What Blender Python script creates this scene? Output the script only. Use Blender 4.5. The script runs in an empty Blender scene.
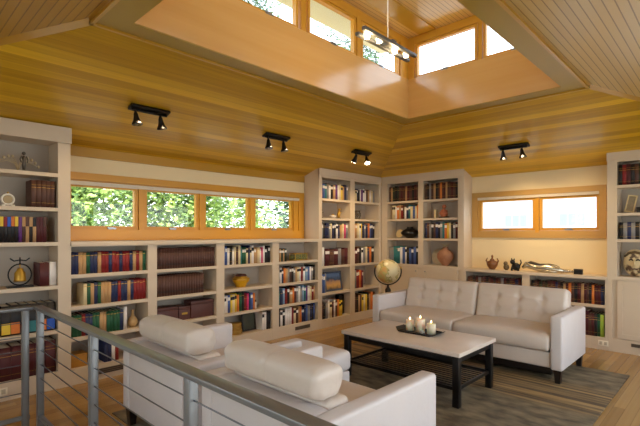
import bpy, bmesh, math, random
from math import sin, cos, pi, sqrt, radians, atan2
from mathutils import Vector, Matrix
C = bpy.context.scene.collection
SC = bpy.context.scene
random.seed(7)

# ------------------------------------------------------------------ dimensions (metres)
EYE = 1.45
YW, XW = 4.90, 6.65            # back wall and right wall inner faces
YF, XF = 4.57, 6.35            # bookcase front planes
XL, YN = -0.63, -0.635         # left wall and near wall
ZC = 2.34                      # eave height of the hipped ceiling
SL = 0.341                     # ceiling slope
OX0, OX1, OY0, OY1, OZ = 1.07, 4.95, 1.065, 3.20, 2.92   # outer edge of the opening's flat trim
IX0, IX1, IY0, IY1 = 1.28, 4.76, 1.26, 3.01              # the light well
ZT = 3.93

# ------------------------------------------------------------------ materials
MATS = {}
def lin(r, g, b):
    f = lambda c: (c/255/12.92) if c/255 <= 0.04045 else ((c/255+0.055)/1.055)**2.4
    return (f(r), f(g), f(b), 1)
def newmat(name):
    m = bpy.data.materials.new(name); m.use_nodes = True
    nt = m.node_tree; b = nt.nodes['Principled BSDF']
    return m, nt, b
def mat(name, col, rough=0.5, metal=0.0, var=0.08, scale=30, bump=0.0, spec=0.5, coat=0.0):
    if name in MATS: return MATS[name]
    m, nt, b = newmat(name)
    N, L = nt.nodes, nt.links
    tc = N.new('ShaderNodeTexCoord'); nz = N.new('ShaderNodeTexNoise')
    nz.inputs['Scale'].default_value = scale; nz.inputs['Detail'].default_value = 4
    L.new(tc.outputs['Object'], nz.inputs['Vector'])
    mx = N.new('ShaderNodeMix'); mx.data_type = 'RGBA'
    mx.inputs['A'].default_value = tuple(c*(1-var) for c in col[:3]) + (1,)
    mx.inputs['B'].default_value = tuple(min(1, c*(1+var)) for c in col[:3]) + (1,)
    L.new(nz.outputs['Fac'], mx.inputs['Factor']); L.new(mx.outputs['Result'], b.inputs['Base Color'])
    b.inputs['Roughness'].default_value = rough; b.inputs['Metallic'].default_value = metal
    b.inputs['Specular IOR Level'].default_value = spec
    b.inputs['Coat Weight'].default_value = coat
    if bump:
        bp = N.new('ShaderNodeBump'); bp.inputs['Strength'].default_value = bump; bp.inputs['Distance'].default_value = 0.003
        L.new(nz.outputs['Fac'], bp.inputs['Height']); L.new(bp.outputs['Normal'], b.inputs['Normal'])
    MATS[name] = m
    return m
def emis(name, col, st):
    if name in MATS: return MATS[name]
    m, nt, b = newmat(name)
    b.inputs['Base Color'].default_value = col
    b.inputs['Emission Color'].default_value = col; b.inputs['Emission Strength'].default_value = st
    MATS[name] = m; return m
def planks(name, c1, c2, axis, width, rough=0.35, groove=0.6, gw=0.05, grain=14, coat=0.0, length=0.0, bump=0.4, contrast=1.0, soft=1.0):
    """boards: 'axis' is the coordinate ACROSS the boards (0 x, 1 y, 2 z)."""
    if name in MATS: return MATS[name]
    m, nt, b = newmat(name); N, L = nt.nodes, nt.links
    tc = N.new('ShaderNodeTexCoord'); sp = N.new('ShaderNodeSeparateXYZ'); L.new(tc.outputs['Object'], sp.inputs[0])
    def mth(op, a, v=None, c=None):
        n = N.new('ShaderNodeMath'); n.operation = op
        for i, q in enumerate((a, v, c)):
            if q is None: continue
            if isinstance(q, (int, float)): n.inputs[i].default_value = q
            else: L.new(q, n.inputs[i])
        return n.outputs[0]
    across = sp.outputs[axis]; along = sp.outputs[1-axis] if axis < 2 else sp.outputs[0]
    t = mth('DIVIDE', across, width); idx = mth('FLOOR', t); fr = mth('FRACT', t)
    if length:
        sh = N.new('ShaderNodeTexWhiteNoise'); sh.noise_dimensions = '1D'; L.new(idx, sh.inputs['W'])
        al = mth('ADD', along, mth('MULTIPLY', sh.outputs['Value'], 7.3))
        al = mth('FLOOR', mth('DIVIDE', al, length)); key = mth('ADD', idx, mth('MULTIPLY', al, 17.31))
    else: key = idx
    wn = N.new('ShaderNodeTexWhiteNoise'); wn.noise_dimensions = '1D'; L.new(key, wn.inputs['W'])
    mp = N.new('ShaderNodeMapping'); sc = [grain]*3
    sc[axis] = grain*3
    if axis < 2: sc[1-axis] = grain*0.07
    else: sc[0] = grain*.12; sc[1] = grain*.12
    mp.inputs['Scale'].default_value = sc;  L.new(tc.outputs['Object'], mp.inputs['Vector'])
    nz = N.new('ShaderNodeTexNoise'); nz.inputs['Scale'].default_value = 1; nz.inputs['Detail'].default_value = 5
    nz.noise_dimensions = '4D'; L.new(wn.outputs['Value'], nz.inputs['W']); L.new(mp.outputs[0], nz.inputs['Vector'])
    f = mth('ADD', mth('MULTIPLY', wn.outputs['Value'], 0.55*contrast), mth('MULTIPLY', nz.outputs['Fac'], 0.6*contrast))
    f = mth('ADD', f, 0.5*(1-contrast)-0.05)
    mx = N.new('ShaderNodeMix'); mx.data_type = 'RGBA'; mx.clamp_factor = True
    mx.inputs['A'].default_value = c1; mx.inputs['B'].default_value = c2; L.new(f, mx.inputs['Factor'])
    edge = mth('MINIMUM', fr, mth('SUBTRACT', 1.0, fr))
    g = mth('LESS_THAN', edge, gw/2)
    mg = N.new('ShaderNodeMix'); mg.data_type = 'RGBA'; mg.blend_type = 'MULTIPLY'
    L.new(mth('MULTIPLY', g, groove), mg.inputs['Factor']); L.new(mx.outputs['Result'], mg.inputs['A'])
    mg.inputs['B'].default_value = (.35, .25, .15, 1)
    L.new(mg.outputs['Result'], b.inputs['Base Color'])
    bp = N.new('ShaderNodeBump'); bp.inputs['Strength'].default_value = bump; bp.inputs['Distance'].default_value = 0.002
    L.new(mth('SUBTRACT', 1.0, g), bp.inputs['Height']); L.new(bp.outputs['Normal'], b.inputs['Normal'])
    b.inputs['Roughness'].default_value = rough; b.inputs['Coat Weight'].default_value = coat; b.inputs['Coat Roughness'].default_value = 0.15
    MATS[name] = m; return m

M_ceil_x = planks('ceiling boards along x', lin(138,92,4), lin(238,190,44), 1, 0.085, rough=0.3, groove=.4, gw=.04, contrast=.95)
M_ceil_y = planks('ceiling boards along y', lin(138,92,4), lin(238,190,44), 0, 0.085, rough=0.3, groove=.4, gw=.04, contrast=.95)
M_bead_x = planks('beadboard along x', lin(186,152,86), lin(216,186,122), 1, 0.06, rough=0.3, groove=.85, gw=.13, contrast=.45)  # paler than the other beadboard: window glare put into the colour
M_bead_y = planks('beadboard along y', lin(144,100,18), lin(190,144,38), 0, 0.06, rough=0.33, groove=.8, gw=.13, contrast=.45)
M_top = planks('pale beadboard along x', lin(196,152,84), lin(224,190,130), 1, 0.05, rough=0.28, groove=.7, gw=.14, contrast=.4)
M_trimw = planks('golden wood trim', lin(164,118,26), lin(200,152,52), 2, 3.0, rough=0.3, groove=0, grain=4, contrast=.6)
M_band = planks('soffit trim', lin(140,108,22), lin(176,142,46), 2, 3.0, rough=0.4, groove=0, grain=3, contrast=.6)
M_win = planks('orange window wood', lin(186,128,30), lin(222,164,56), 2, 3.0, rough=0.35, groove=0, grain=5, contrast=.6)
M_fascia = planks('cherry fascia', lin(200,148,74), lin(232,188,122), 2, 1.7, rough=0.2, coat=.6, groove=0, grain=5, contrast=.95)
M_casing = planks('casing wood', lin(176,134,66), lin(206,164,96), 2, 3.0, rough=0.4, groove=0, grain=5, contrast=.5)
M_floor = planks('honey plank floor', lin(122,86,38), lin(184,146,88), 1, 0.083, rough=0.26, groove=.5, gw=.03, coat=.3, length=1.3, contrast=.8)
M_wall = mat('cream plaster', lin(236,216,174), .8, var=.02, scale=5)
M_cab = mat('cream painted wood', lin(208,190,166), .45, var=.025, scale=8)
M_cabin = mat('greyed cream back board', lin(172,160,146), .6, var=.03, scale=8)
M_out = mat('house paint', lin(226,234,246), .7, var=.03)
M_steel = mat('grey painted steel', lin(116,116,116), .3, metal=.4, var=.04)
M_cable = mat('stainless cable', lin(120,120,124), .3, metal=.8)
M_black = mat('black metal', lin(24,22,22), .35, metal=.4)
M_darkw = mat('dark espresso wood', lin(30,20,17), .4, var=.2)
M_bulb = emis('warm lamp bulb', (1, .78, .5, 1), 25)
M_pend = emis('pendant bulb', (1, .82, .55, 1), 6)
M_flame = emis('candle flame', (1, .75, .35, 1), 9)
M_chrome = mat('brushed metal', lin(150,150,150), .3, metal=.9)
M_glassp = None

def glassmat():
    m = bpy.data.materials.new('window glass'); m.use_nodes = True
    nt = m.node_tree; N, L = nt.nodes, nt.links; N.clear()
    o = N.new('ShaderNodeOutputMaterial'); t = N.new('ShaderNodeBsdfTransparent'); g = N.new('ShaderNodeBsdfGlossy')
    g.inputs['Roughness'].default_value = 0.02; t.inputs['Color'].default_value = (.97, .98, .97, 1)
    mx = N.new('ShaderNodeMixShader'); mx.inputs[0].default_value = 0.025
    L.new(t.outputs[0], mx.inputs[1]); L.new(g.outputs[0], mx.inputs[2]); L.new(mx.outputs[0], o.inputs[0])
    return m
M_glass = glassmat()
def clearglass(name, col, a=.35):
    m = bpy.data.materials.new(name); m.use_nodes = True
    nt = m.node_tree; N, L = nt.nodes, nt.links; N.clear()
    o = N.new('ShaderNodeOutputMaterial'); t = N.new('ShaderNodeBsdfTransparent'); g = N.new('ShaderNodeBsdfPrincipled')
    g.inputs['Base Color'].default_value = col; g.inputs['Roughness'].default_value = .1
    mx = N.new('ShaderNodeMixShader'); mx.inputs[0].default_value = a
    L.new(t.outputs[0], mx.inputs[1]); L.new(g.outputs[0], mx.inputs[2]); L.new(mx.outputs[0], o.inputs[0])
    return m

def leather(name, col):
    m, nt, b = newmat(name); N, L = nt.nodes, nt.links
    tc = N.new('ShaderNodeTexCoord')
    n1 = N.new('ShaderNodeTexNoise'); n1.inputs['Scale'].default_value = 3; n1.inputs['Detail'].default_value = 4
    n2 = N.new('ShaderNodeTexVoronoi'); n2.inputs['Scale'].default_value = 260
    n3 = N.new('ShaderNodeTexNoise'); n3.inputs['Scale'].default_value = 9; n3.inputs['Detail'].default_value = 3
    for n in (n1, n2, n3): L.new(tc.outputs['Object'], n.inputs['Vector'])
    mx = N.new('ShaderNodeMix'); mx.data_type = 'RGBA'
    mx.inputs['A'].default_value = tuple(c*.93 for c in col[:3])+(1,); mx.inputs['B'].default_value = tuple(min(1,c*1.05) for c in col[:3])+(1,)
    L.new(n1.outputs['Fac'], mx.inputs['Factor']); L.new(mx.outputs['Result'], b.inputs['Base Color'])
    b1 = N.new('ShaderNodeBump'); b1.inputs['Strength'].default_value = .15; b1.inputs['Distance'].default_value = .001
    b2 = N.new('ShaderNodeBump'); b2.inputs['Strength'].default_value = .35; b2.inputs['Distance'].default_value = .02
    L.new(n2.outputs['Distance'], b1.inputs['Height']); L.new(n3.outputs['Fac'], b2.inputs['Height'])
    L.new(b1.outputs['Normal'], b2.inputs['Normal']); L.new(b2.outputs['Normal'], b.inputs['Normal'])
    b.inputs['Roughness'].default_value = .38; b.inputs['Specular IOR Level'].default_value = .5
    return m
M_leather = leather('cream leather', lin(216,202,190))
M_leather2 = leather('pale cream leather', lin(216,208,206))

# ------------------------------------------------------------------ mesh builder
class MB:
    def __init__(s): s.bm = bmesh.new(); s.mi = 0
    def face(s, vs, mi=None, sm=False):
        try: f = s.bm.faces.new(vs)
        except ValueError: return
        f.material_index = s.mi if mi is None else mi; f.smooth = sm
    def poly(s, pts, mi=None): s.face([s.bm.verts.new(p) for p in pts], mi)
    def box(s, x0, x1, y0, y1, z0, z1, M=None, mi=None):
        if x0 > x1: x0, x1 = x1, x0
        if y0 > y1: y0, y1 = y1, y0
        P = [(x, y, z) for x in (x0, x1) for y in (y0, y1) for z in (z0, z1)]
        if M is not None: P = [M @ Vector(p) for p in P]
        v = [s.bm.verts.new(p) for p in P]
        for q in ((0,1,3,2),(4,6,7,5),(0,4,5,1),(2,3,7,6),(0,2,6,4),(1,5,7,3)): s.face([v[i] for i in q], mi)
        return s
    def lathe(s, prof, cx=0, cy=0, z=0, n=20, sx=1, sy=1, mi=None, cap=True):
        rings = []
        for r, h in prof:
            if r < 1e-5: rings.append([s.bm.verts.new((cx, cy, z+h))]*n)
            else: rings.append([s.bm.verts.new((cx+r*sx*cos(2*pi*i/n), cy+r*sy*sin(2*pi*i/n), z+h)) for i in range(n)])
        for a, b in zip(rings, rings[1:]):
            for i in range(n):
                j = (i+1) % n; q = [a[i], a[j], b[j], b[i]]
                u = []
                for w in q:
                    if w not in u: u.append(w)
                if len(u) > 2: s.face(u, mi, True)
        if cap:
            for R, rv in ((rings[0], True), (rings[-1], False)):
                if R[0] is not R[1]: s.face(list(reversed(R)) if rv else R, mi)
        return s
    def tube(s, pts, r, n=8, mi=None, caps=True, closed=False):
        pts = [Vector(p) for p in pts]; rings = []
        K = len(pts)
        for k, p in enumerate(pts):
            if closed: d = pts[(k+1) % K]-pts[k-1]
            else: d = pts[min(k+1, K-1)]-pts[max(k-1, 0)]
            d.normalize()
            up = Vector((0,0,1)) if abs(d.z) < .9 else Vector((0,1,0))
            if k and not closed or (closed and k):
                up = lastu - d*lastu.dot(d)
                if up.length < 1e-4: up = Vector((1,0,0))
            a = (up - d*up.dot(d)).normalized(); b = d.cross(a); lastu = a
            rr = r[k] if isinstance(r, (list, tuple)) else r
            rings.append([s.bm.verts.new(p + a*rr*cos(2*pi*i/n) + b*rr*sin(2*pi*i/n)) for i in range(n)])
        seq = list(zip(rings, rings[1:])) + ([(rings[-1], rings[0])] if closed else [])
        for a, b in seq:
            for i in range(n):
                j = (i+1) % n; s.face([a[i], a[j], b[j], b[i]], mi, True)
        if caps and not closed: s.face(list(reversed(rings[0])), mi); s.face(rings[-1], mi)
        return s
    def sphere(s, c, r, n=16, m=10, sc=(1,1,1), mi=None):
        prof = [(r*sin(pi*k/m), -r*cos(pi*k/m)) for k in range(m+1)]
        b0 = len(s.bm.verts); s.lathe(prof, 0, 0, 0, n, mi=mi, cap=False)
        s.bm.verts.ensure_lookup_table()
        for v in s.bm.verts[b0:]: v.co = Vector((c[0]+v.co.x*sc[0], c[1]+v.co.y*sc[1], c[2]+v.co.z*sc[2]))
        return s
    def rbox(s, c, h, r, M=None, disp=None, seg=3, mid=1, mi=None):
        """rounded box centred at c with half sizes h, corner radius r, extra 'mid' divisions and an optional displacement."""
        if not hasattr(r, '__len__'): r = (r,)*3
        ax = []
        for k in range(3):
            a = h[k]-r[k]; e = [r[k]*sin(pi/2*i/seg) for i in range(1, seg+1)]
            m = max(1, mid if not hasattr(mid, '__len__') else mid[k])
            inner = [-a + 2*a*i/m for i in range(m+1)]
            ax.append([-a-q for q in reversed(e)] + inner + [a+q for q in e])
        cache = {}
        def V(i, j, k):
            if (i, j, k) in cache: return cache[(i, j, k)]
            p = Vector((ax[0][i], ax[1][j], ax[2][k]))
            q = Vector([max(-(h[t]-r[t]), min(h[t]-r[t], p[t])) for t in range(3)])
            d = p-q; d = Vector([d[t]/r[t] for t in range(3)])
            nrm = d.normalized() if d.length > 0 else Vector((0,0,1))
            out = q + Vector([nrm[t]*r[t] for t in range(3)])
            if disp: out = out + disp(out, nrm)
            out = out + Vector(c)
            if M is not None: out = M @ out
            cache[(i, j, k)] = s.bm.verts.new(out); return cache[(i, j, k)]
        n = [len(a)-1 for a in ax]
        for i in range(n[0]):
            for j in range(n[1]):
                s.face([V(i,j,0), V(i,j+1,0), V(i+1,j+1,0), V(i+1,j,0)], mi, True)
                s.face([V(i,j,n[2]), V(i+1,j,n[2]), V(i+1,j+1,n[2]), V(i,j+1,n[2])], mi, True)
        for i in range(n[0]):
            for k in range(n[2]):
                s.face([V(i,0,k), V(i+1,0,k), V(i+1,0,k+1), V(i,0,k+1)], mi, True)
                s.face([V(i,n[1],k), V(i,n[1],k+1), V(i+1,n[1],k+1), V(i+1,n[1],k)], mi, True)
        for j in range(n[1]):
            for k in range(n[2]):
                s.face([V(0,j,k), V(0,j,k+1), V(0,j+1,k+1), V(0,j+1,k)], mi, True)
                s.face([V(n[0],j,k), V(n[0],j+1,k), V(n[0],j+1,k+1), V(n[0],j,k+1)], mi, True)
        return s
    def build(s, name, mats, parent=None, **tags):
        me = bpy.data.meshes.new(name); s.bm.normal_update()
        s.bm.to_mesh(me); s.bm.free()
        for m in (mats if isinstance(mats, (list, tuple)) else [mats]): me.materials.append(m)
        o = bpy.data.objects.new(name, me); C.objects.link(o)
        if parent: o.parent = parent
        for k, v in tags.items(): o[k] = v
        return o
def tag(o, label, cat, group=None):
    o['label'] = label; o['category'] = cat
    if group: o['group'] = group
    return o
def thing(name, label, cat, loc=(0,0,0), rz=0, group=None):
    o = bpy.data.objects.new(name, None); C.objects.link(o); o.empty_display_size = .1
    o.location = loc; o.rotation_euler = (0, 0, rz)
    return tag(o, label, cat, group)
def struct(name, mb, m, parent=None):
    o = mb.build(name, m, parent)
    if not parent: o['kind'] = 'structure'
    return o
def copy_tree(o, parent=None):
    c = o.copy(); C.objects.link(c)
    if parent is not None: c.parent = parent
    for ch in list(o.children): copy_tree(ch, c)
    return c

# ------------------------------------------------------------------ the setting
HX0, HX1, HY0, HY1 = -0.55, 0.79, -0.55, 3.46      # stairwell hole in the floor inside the railing
m = MB()
# (the camera stands over the stair landing)
m.box(HX1, XW+.2, YN-.2, YW+.2, -.12, 0); m.box(XL-.2, HX1, HY1, YW+.2, -.12, 0)
m.box(XL-.2, HX0, YN-.2, HY1, -.12, 0); m.box(HX0, HX1, YN-.2, HY0, -.12, 0)
struct('floor', m, M_floor)
m = MB(); m.box(XL-.2, XW+.2, YN-.2, YW+.2, -1.35, -1.2)
struct('floor', m, M_floor)
m = MB()
m.box(HX0-.02, HX0, HY0, HY1, -1.2, -.0); m.box(HX1, HX1+.02, HY0, HY1, -1.2, -.001)
m.box(HX0, HX1, HY1, HY1+.02, -1.2, -.001); m.box(HX0, HX1, HY0-.02, HY0, -1.2, -.001)
struct('wall_stairwell', m, M_wall)

def wall_with_holes(name, horiz, c0, c1, lo, hi, z0, z1, holes, mt=M_wall):
    """a wall slab between planes c0..c1; runs lo..hi along the other axis, with (a, b, za, zb) holes sharing one height band"""
    m = MB()
    def B(a, b, za, zb):
        if b-a < 1e-4 or zb-za < 1e-4: return
        if horiz: m.box(a, b, c0, c1, za, zb)
        else: m.box(c0, c1, a, b, za, zb)
    if not holes: B(lo, hi, z0, z1)
    else:
        za = min(h[2] for h in holes); zb = max(h[3] for h in holes)
        B(lo, hi, z0, za); B(lo, hi, zb, z1); p = lo
        for h in sorted(holes): B(p, h[0], za, zb); p = h[1]
        B(p, hi, za, zb)
    return struct(name, m, mt)
wall_with_holes('wall_back', True, YW, YW+.16, XL-.16, XW+.16, 0, ZC+.02, [(1.405, 4.62, 1.44, 2.03)])
wall_with_holes('wall_right', False, XW, XW+.16, YN-.16, YW, 0, ZC+.02, [(1.30, 2.94, 1.46, 2.01)])
wall_with_holes('wall_left', False, XL-.16, XL, YN, YW, 0, ZC+.02, [(-.2, 3.5, .75, 2.2)])
wall_with_holes('wall_near', True, YN-.16, YN, XL-.16, XW+.16, 0, ZC+.02, [(1.0, 6.0, .35, 2.2)])

# hipped ceiling, one solid per slope
def slope(name, a, b, c, d, mt):
    m = MB(); t = Vector((0, 0, .14))
    lo = [Vector(p) for p in (a, b, c, d)]; hi = [p+t for p in lo]
    L = [m.bm.verts.new(p) for p in lo]; H = [m.bm.verts.new(p) for p in hi]
    m.face(L); m.face(list(reversed(H)))
    for i in range(4): j = (i+1) % 4; m.face([L[j], L[i], H[i], H[j]])
    return struct(name, m, mt)
slope('ceiling', (XL,YW,ZC), (XW,YW,ZC), (OX1,OY1,OZ), (OX0,OY1,OZ), M_ceil_x)
slope('ceiling', (XW,YW,ZC), (XW,YN,ZC), (OX1,OY0,OZ), (OX1,OY1,OZ), M_ceil_y)
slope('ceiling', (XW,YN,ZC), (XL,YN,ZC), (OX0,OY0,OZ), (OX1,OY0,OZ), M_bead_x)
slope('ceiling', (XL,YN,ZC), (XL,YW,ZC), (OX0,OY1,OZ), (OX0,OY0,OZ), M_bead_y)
n_trim = 0
def trim(mb, mt):
    global n_trim; n_trim += 1
    return struct('trim_%d' % n_trim, mb, mt)
# flat board round the well
m = MB()
m.box(OX0-.01, OX1+.01, IY1+.004, OY1+.01, OZ-.018, OZ-.0105); m.box(OX0-.01, OX1+.01, OY0-.01, IY0-.004, OZ-.018, OZ-.0105)
m.box(OX0-.01, IX0-.004, IY0-.004, IY1+.004, OZ-.018, OZ-.0105); m.box(IX1+.004, OX1+.01, IY0-.004, IY1+.004, OZ-.018, OZ-.0105)
trim(m, M_band)
m = MB()   # raised bead along the outer edge of that board
for a, b in (((OX0,OY1),(OX1,OY1)), ((OX1,OY1),(OX1,OY0)), ((OX1,OY0),(OX0,OY0)), ((OX0,OY0),(OX0,OY1))):
    d = Vector((b[0]-a[0], b[1]-a[1], 0)).normalized()*.012
    m.box(min(a[0],b[0])-.012, max(a[0],b[0])+.012, min(a[1],b[1])-.012, max(a[1],b[1])+.012, OZ-.034, OZ-.016)
trim(m, M_trimw)
# hip battens
for (wx, wy), (ox, oy) in (((XL,YW),(OX0,OY1)), ((XW,YN),(OX1,OY0)), ((XL,YN),(OX0,OY0))):
    m = MB(); a = Vector((wx, wy, ZC-.006)); b = Vector((ox, oy, OZ-.012)); d = (b-a)
    q = Vector((-d.y, d.x, 0)).normalized()*.045; t = Vector((0,0,.03))
    P = [a-q, a+q, b+q, b-q]; L = [m.bm.verts.new(p) for p in P]; H = [m.bm.verts.new(p+t) for p in P]
    m.face(L); m.face(list(reversed(H)))
    for i in range(4): j = (i+1) % 4; m.face([L[j], L[i], H[i], H[j]])
    trim(m, M_trimw)
# wood strip under the eave of the back wall
m = MB(); m.box(1.34, 4.74, YW-.02, YW, 2.245, ZC+.005); trim(m, M_trimw)

# light well: fascia boards, posts, windows, top ceiling
def fascia(name, x0, x1, y0, y1):
    m = MB(); m.box(x0, x1, y0, y1, OZ-.0102, 3.30); return struct(name, m, M_fascia)
FT = .05
fascia('wall_well_back', IX0-FT, IX1+FT, IY1, IY1+FT)
fascia('wall_well_right', IX1, IX1+FT, IY0, IY1)
fascia('wall_well_near', IX0-FT, IX1+FT, IY0-FT, IY0)
fascia('wall_well_left', IX0-FT, IX0, IY0, IY1)
m = MB()
m.box(IX0-.07, IX1+.07, IY1+.006, IY1+.12, 3.30, 3.405); m.box(IX1+.006, IX1+.12, IY0, IY1+.006, 3.30, 3.405)
m.box(IX0-.07, IX1+.07, IY0-.12, IY0-.006, 3.30, 3.405); m.box(IX0-.12, IX0-.006, IY0, IY1+.006, 3.30, 3.405)
trim(m, M_fascia)
m = MB(); m.box(IX0-.12, IX1+.12, IY0-.12, IY1+.12, ZT, ZT+.12); struct('ceiling', m, M_top)
m = MB(); m.box(IX0-.12, IX1+.12, IY1+.121, IY1+.50, ZT-.02, ZT+.1); m.box(IX0-.7, IX1+.12, IY0-.7, IY0-.121, ZT-.02, ZT+.1); m.box(IX0-.7, IX0-.121, IY0-.121, IY1+.38, ZT-.02, ZT+.1); struct('roof_overhang_sun_block', m, M_out)  # back eave, plus unseen near and left eaves added to block the sun
m = MB(); m.box(IX0, IX1-.02, 2.62, 2.84, ZT-.02, ZT+.01); trim(m, M_trimw)
m = MB(); m.box(IX0, IX1-.02, 1.45, 1.67, ZT-.02, ZT+.01); trim(m, M_trimw)
WN = [0]
def window(horiz, plane, a, b, z0, z1, fw=.035, handle=True, mt=M_win, sill=None, inward=-1, depth=.05, crank_at=.5):
    """one casement: outer frame + sash + pane + crank. plane = inner face coordinate; inward = room direction sign"""
    WN[0] += 1
    root = bpy.data.objects.new('window_%d' % WN[0], None); C.objects.link(root); root['kind'] = 'structure'
    cen = (a+b)/2
    root.location = (cen, plane, z0) if horiz else (plane, cen, z0)
    def bx(m, u0, u1, w0, w1, za, zb):
        u0, u1 = u0-cen, u1-cen; w0, w1 = w0*-inward, w1*-inward
        if horiz: m.box(u0, u1, w0, w1, za-z0, zb-z0)
        else: m.box(w0, w1, u0, u1, za-z0, zb-z0)
    f = MB(); g = fw
    bx(f, a-g, a, 0, depth, z0-g, z1+g); bx(f, b, b+g, 0, depth, z0-g, z1+g)
    bx(f, a, b, 0, depth, z0-g, z0); bx(f, a, b, 0, depth, z1, z1+g)
    f.build('sash', mt, root)
    p = MB(); bx(p, a, b, depth*.5, depth*.5+.006, z0, z1); p.build('pane', M_glass, root)
    if handle:
        c = a + (b-a)*crank_at; h = MB(); bx(h, c-.04, c+.04, -.016, 0, z0-g+.004, z0-g+.022)
        bx(h, c-.055, c+.01, -.026, -.014, z0-g+.014, z0-g+.026); h.build('crank_handle', M_chrome, root)
    return root
# clerestory windows and their posts
cb = [(1.36, 2.02), (2.17, 2.83), (3.02, 3.70), (3.86, 4.55)]
for a, b in cb: window(True, IY1+.02, a, b, 3.43, 3.80, fw=.03)
for a, b in ((1.38, 2.02), (2.15, 2.89)): window(False, IX1+.02, a, b, 3.43, 3.80, fw=.03)
for a, b in cb: window(True, IY0-.02, a, b, 3.43, 3.80, fw=.03, inward=1)
for a, b in ((1.38, 2.02), (2.15, 2.89)): window(False, IX0-.02, a, b, 3.43, 3.80, fw=.03, inward=1)
m = MB()
for x in (1.25, 2.095, 2.925, 3.78, 4.70):
    w = .06 if x in (2.095, 2.925, 3.78) else .10
    if x == 4.70: m.box(4.60, 4.86, IY1+.012, IY1+.1, 3.405, ZT)
    elif x == 1.25: m.box(1.18, 1.31, IY1+.012, IY1+.1, 3.405, ZT)
    else: m.box(x-.035, x+.035, IY1+.012, IY1+.09, 3.405, ZT)
m.box(1.311, 4.599, IY1+.014, IY1+.098, 3.835, ZT-.001)
trim(m, M_win)
m = MB()
m.box(IX1+.012, IX1+.1, 2.93, 3.021, 3.405, ZT); m.box(IX1+.012, IX1+.09, 2.06, 2.11, 3.405, ZT); m.box(IX1+.012, IX1+.1, 1.15, 1.34, 3.405, ZT)
m.box(IX1+.014, IX1+.098, 1.341, 2.929, 3.835, ZT-.001); trim(m, M_win)
m = MB()
for x in (2.095, 2.925, 3.78): m.box(x-.035, x+.035, IY0-.09, IY0-.012, 3.405, ZT)
m.box(4.60, 4.84, IY0-.1, IY0-.012, 3.405, ZT); m.box(1.18, 1.31, IY0-.1, IY0-.012, 3.405, ZT)
m.box(IX0-.05, IX1+.05, IY0-.1, IY0-.012, 3.835, ZT); trim(m, M_win)
m = MB()
m.box(IX0-.1, IX0-.012, 2.93, 3.10, 3.405, ZT); m.box(IX0-.09, IX0-.012, 2.06, 2.11, 3.405, ZT); m.box(IX0-.1, IX0-.012, 1.15, 1.34, 3.405, ZT)
m.box(IX0-.1, IX0-.012, 1.2, 3.1, 3.835, ZT); trim(m, M_win)

# back wall windows
m = MB()
m.box(1.345, 4.725, YW-.025, YW, 2.005, 2.08); m.box(1.345, 1.405, YW-.02, YW, 1.38, 2.01); m.box(4.62, 4.725, YW-.02, YW, 1.38, 2.01)
m.box(1.345, 4.725, YW-.03, YW+.003, 1.375, 1.494); m.box(1.405, 4.62, YW+.003, YW+.06, 1.441, 1.491); m.box(1.405, 4.62, YW-.003, YW+.06, 1.972, 2.029)
for a, b in ((2.135, 2.195), (2.905, 2.965), (3.70, 3.76)): m.box(a, b, YW-.012, YW+.08, 1.46, 2.0)
m.box(4.52, 4.62, YW-.005, YW+.08, 1.46, 2.0)
trim(m, M_win)
for a, b in ((1.445, 2.09), (2.235, 2.865), (3.005, 3.66), (3.80, 4.475)): window(True, YW+.005, a, b, 1.53, 1.935, fw=.038, crank_at=.5 if a > 2 else .62)
m = MB(); m.box(1.41, 4.615, YW-.035, YW-.004, 1.952, 1.990)
tag(m.build('window_shade', mat('white shade', lin(216,206,188), .7)), 'white shade raised under the top casing of the long row of four windows', 'window shade')
# right wall windows
m = MB()
m.box(XW-.022, XW, 1.22, 3.025, 2.01, 2.085); m.box(XW-.022, XW, 1.22, 3.025, 1.385, 1.462); m.box(XW-.003, XW+.06, 1.301, 2.939, 1.4605, 1.494); m.box(XW-.003, XW+.06, 1.301, 2.939, 1.971, 2.009); m.box(XW-.003, XW+.06, 2.911, 2.9395, 1.494, 1.971)
m.box(XW-.022, XW, 2.94, 3.025, 1.46, 2.012); m.box(XW-.022, XW, 1.22, 1.302, 1.46, 2.012)
trim(m, M_casing)
m = MB(); m.box(XW-.01, XW+.08, 2.04, 2.09, 1.46, 2.0); trim(m, M_win)
for a, b in ((1.335, 2.0), (2.13, 2.875)): window(False, XW+.005, a, b, 1.53, 1.935, fw=.035)
m = MB(); m.box(XW-.03, XW-.004, 1.30, 2.93, 1.968, 2.005)
tag(m.build('window_shade', MATS['white shade']), 'white shade raised at the head of the window pair above the sofa', 'window shade')
# windows behind the camera, unseen, added to let daylight into the room
for a, b in ((-.15, .98), (1.08, 2.2), (2.3, 3.45)): window(False, XL-.05, a, b, .8, 2.15, fw=.04, inward=1)
for a, b in ((1.05, 2.2), (2.3, 3.45), (3.55, 4.7), (4.8, 5.95)): window(True, YN-.05, a, b, .4, 2.15, fw=.04, inward=1)
m = MB()
for y in (1.03, 2.25): m.box(XL-.14, XL-.02, y-.05, y+.05, .75, 2.2)
for x in (2.25, 3.5, 4.75): m.box(x-.05, x+.05, YN-.14, YN-.02, .35, 2.2)
trim(m, M_win)

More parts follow.
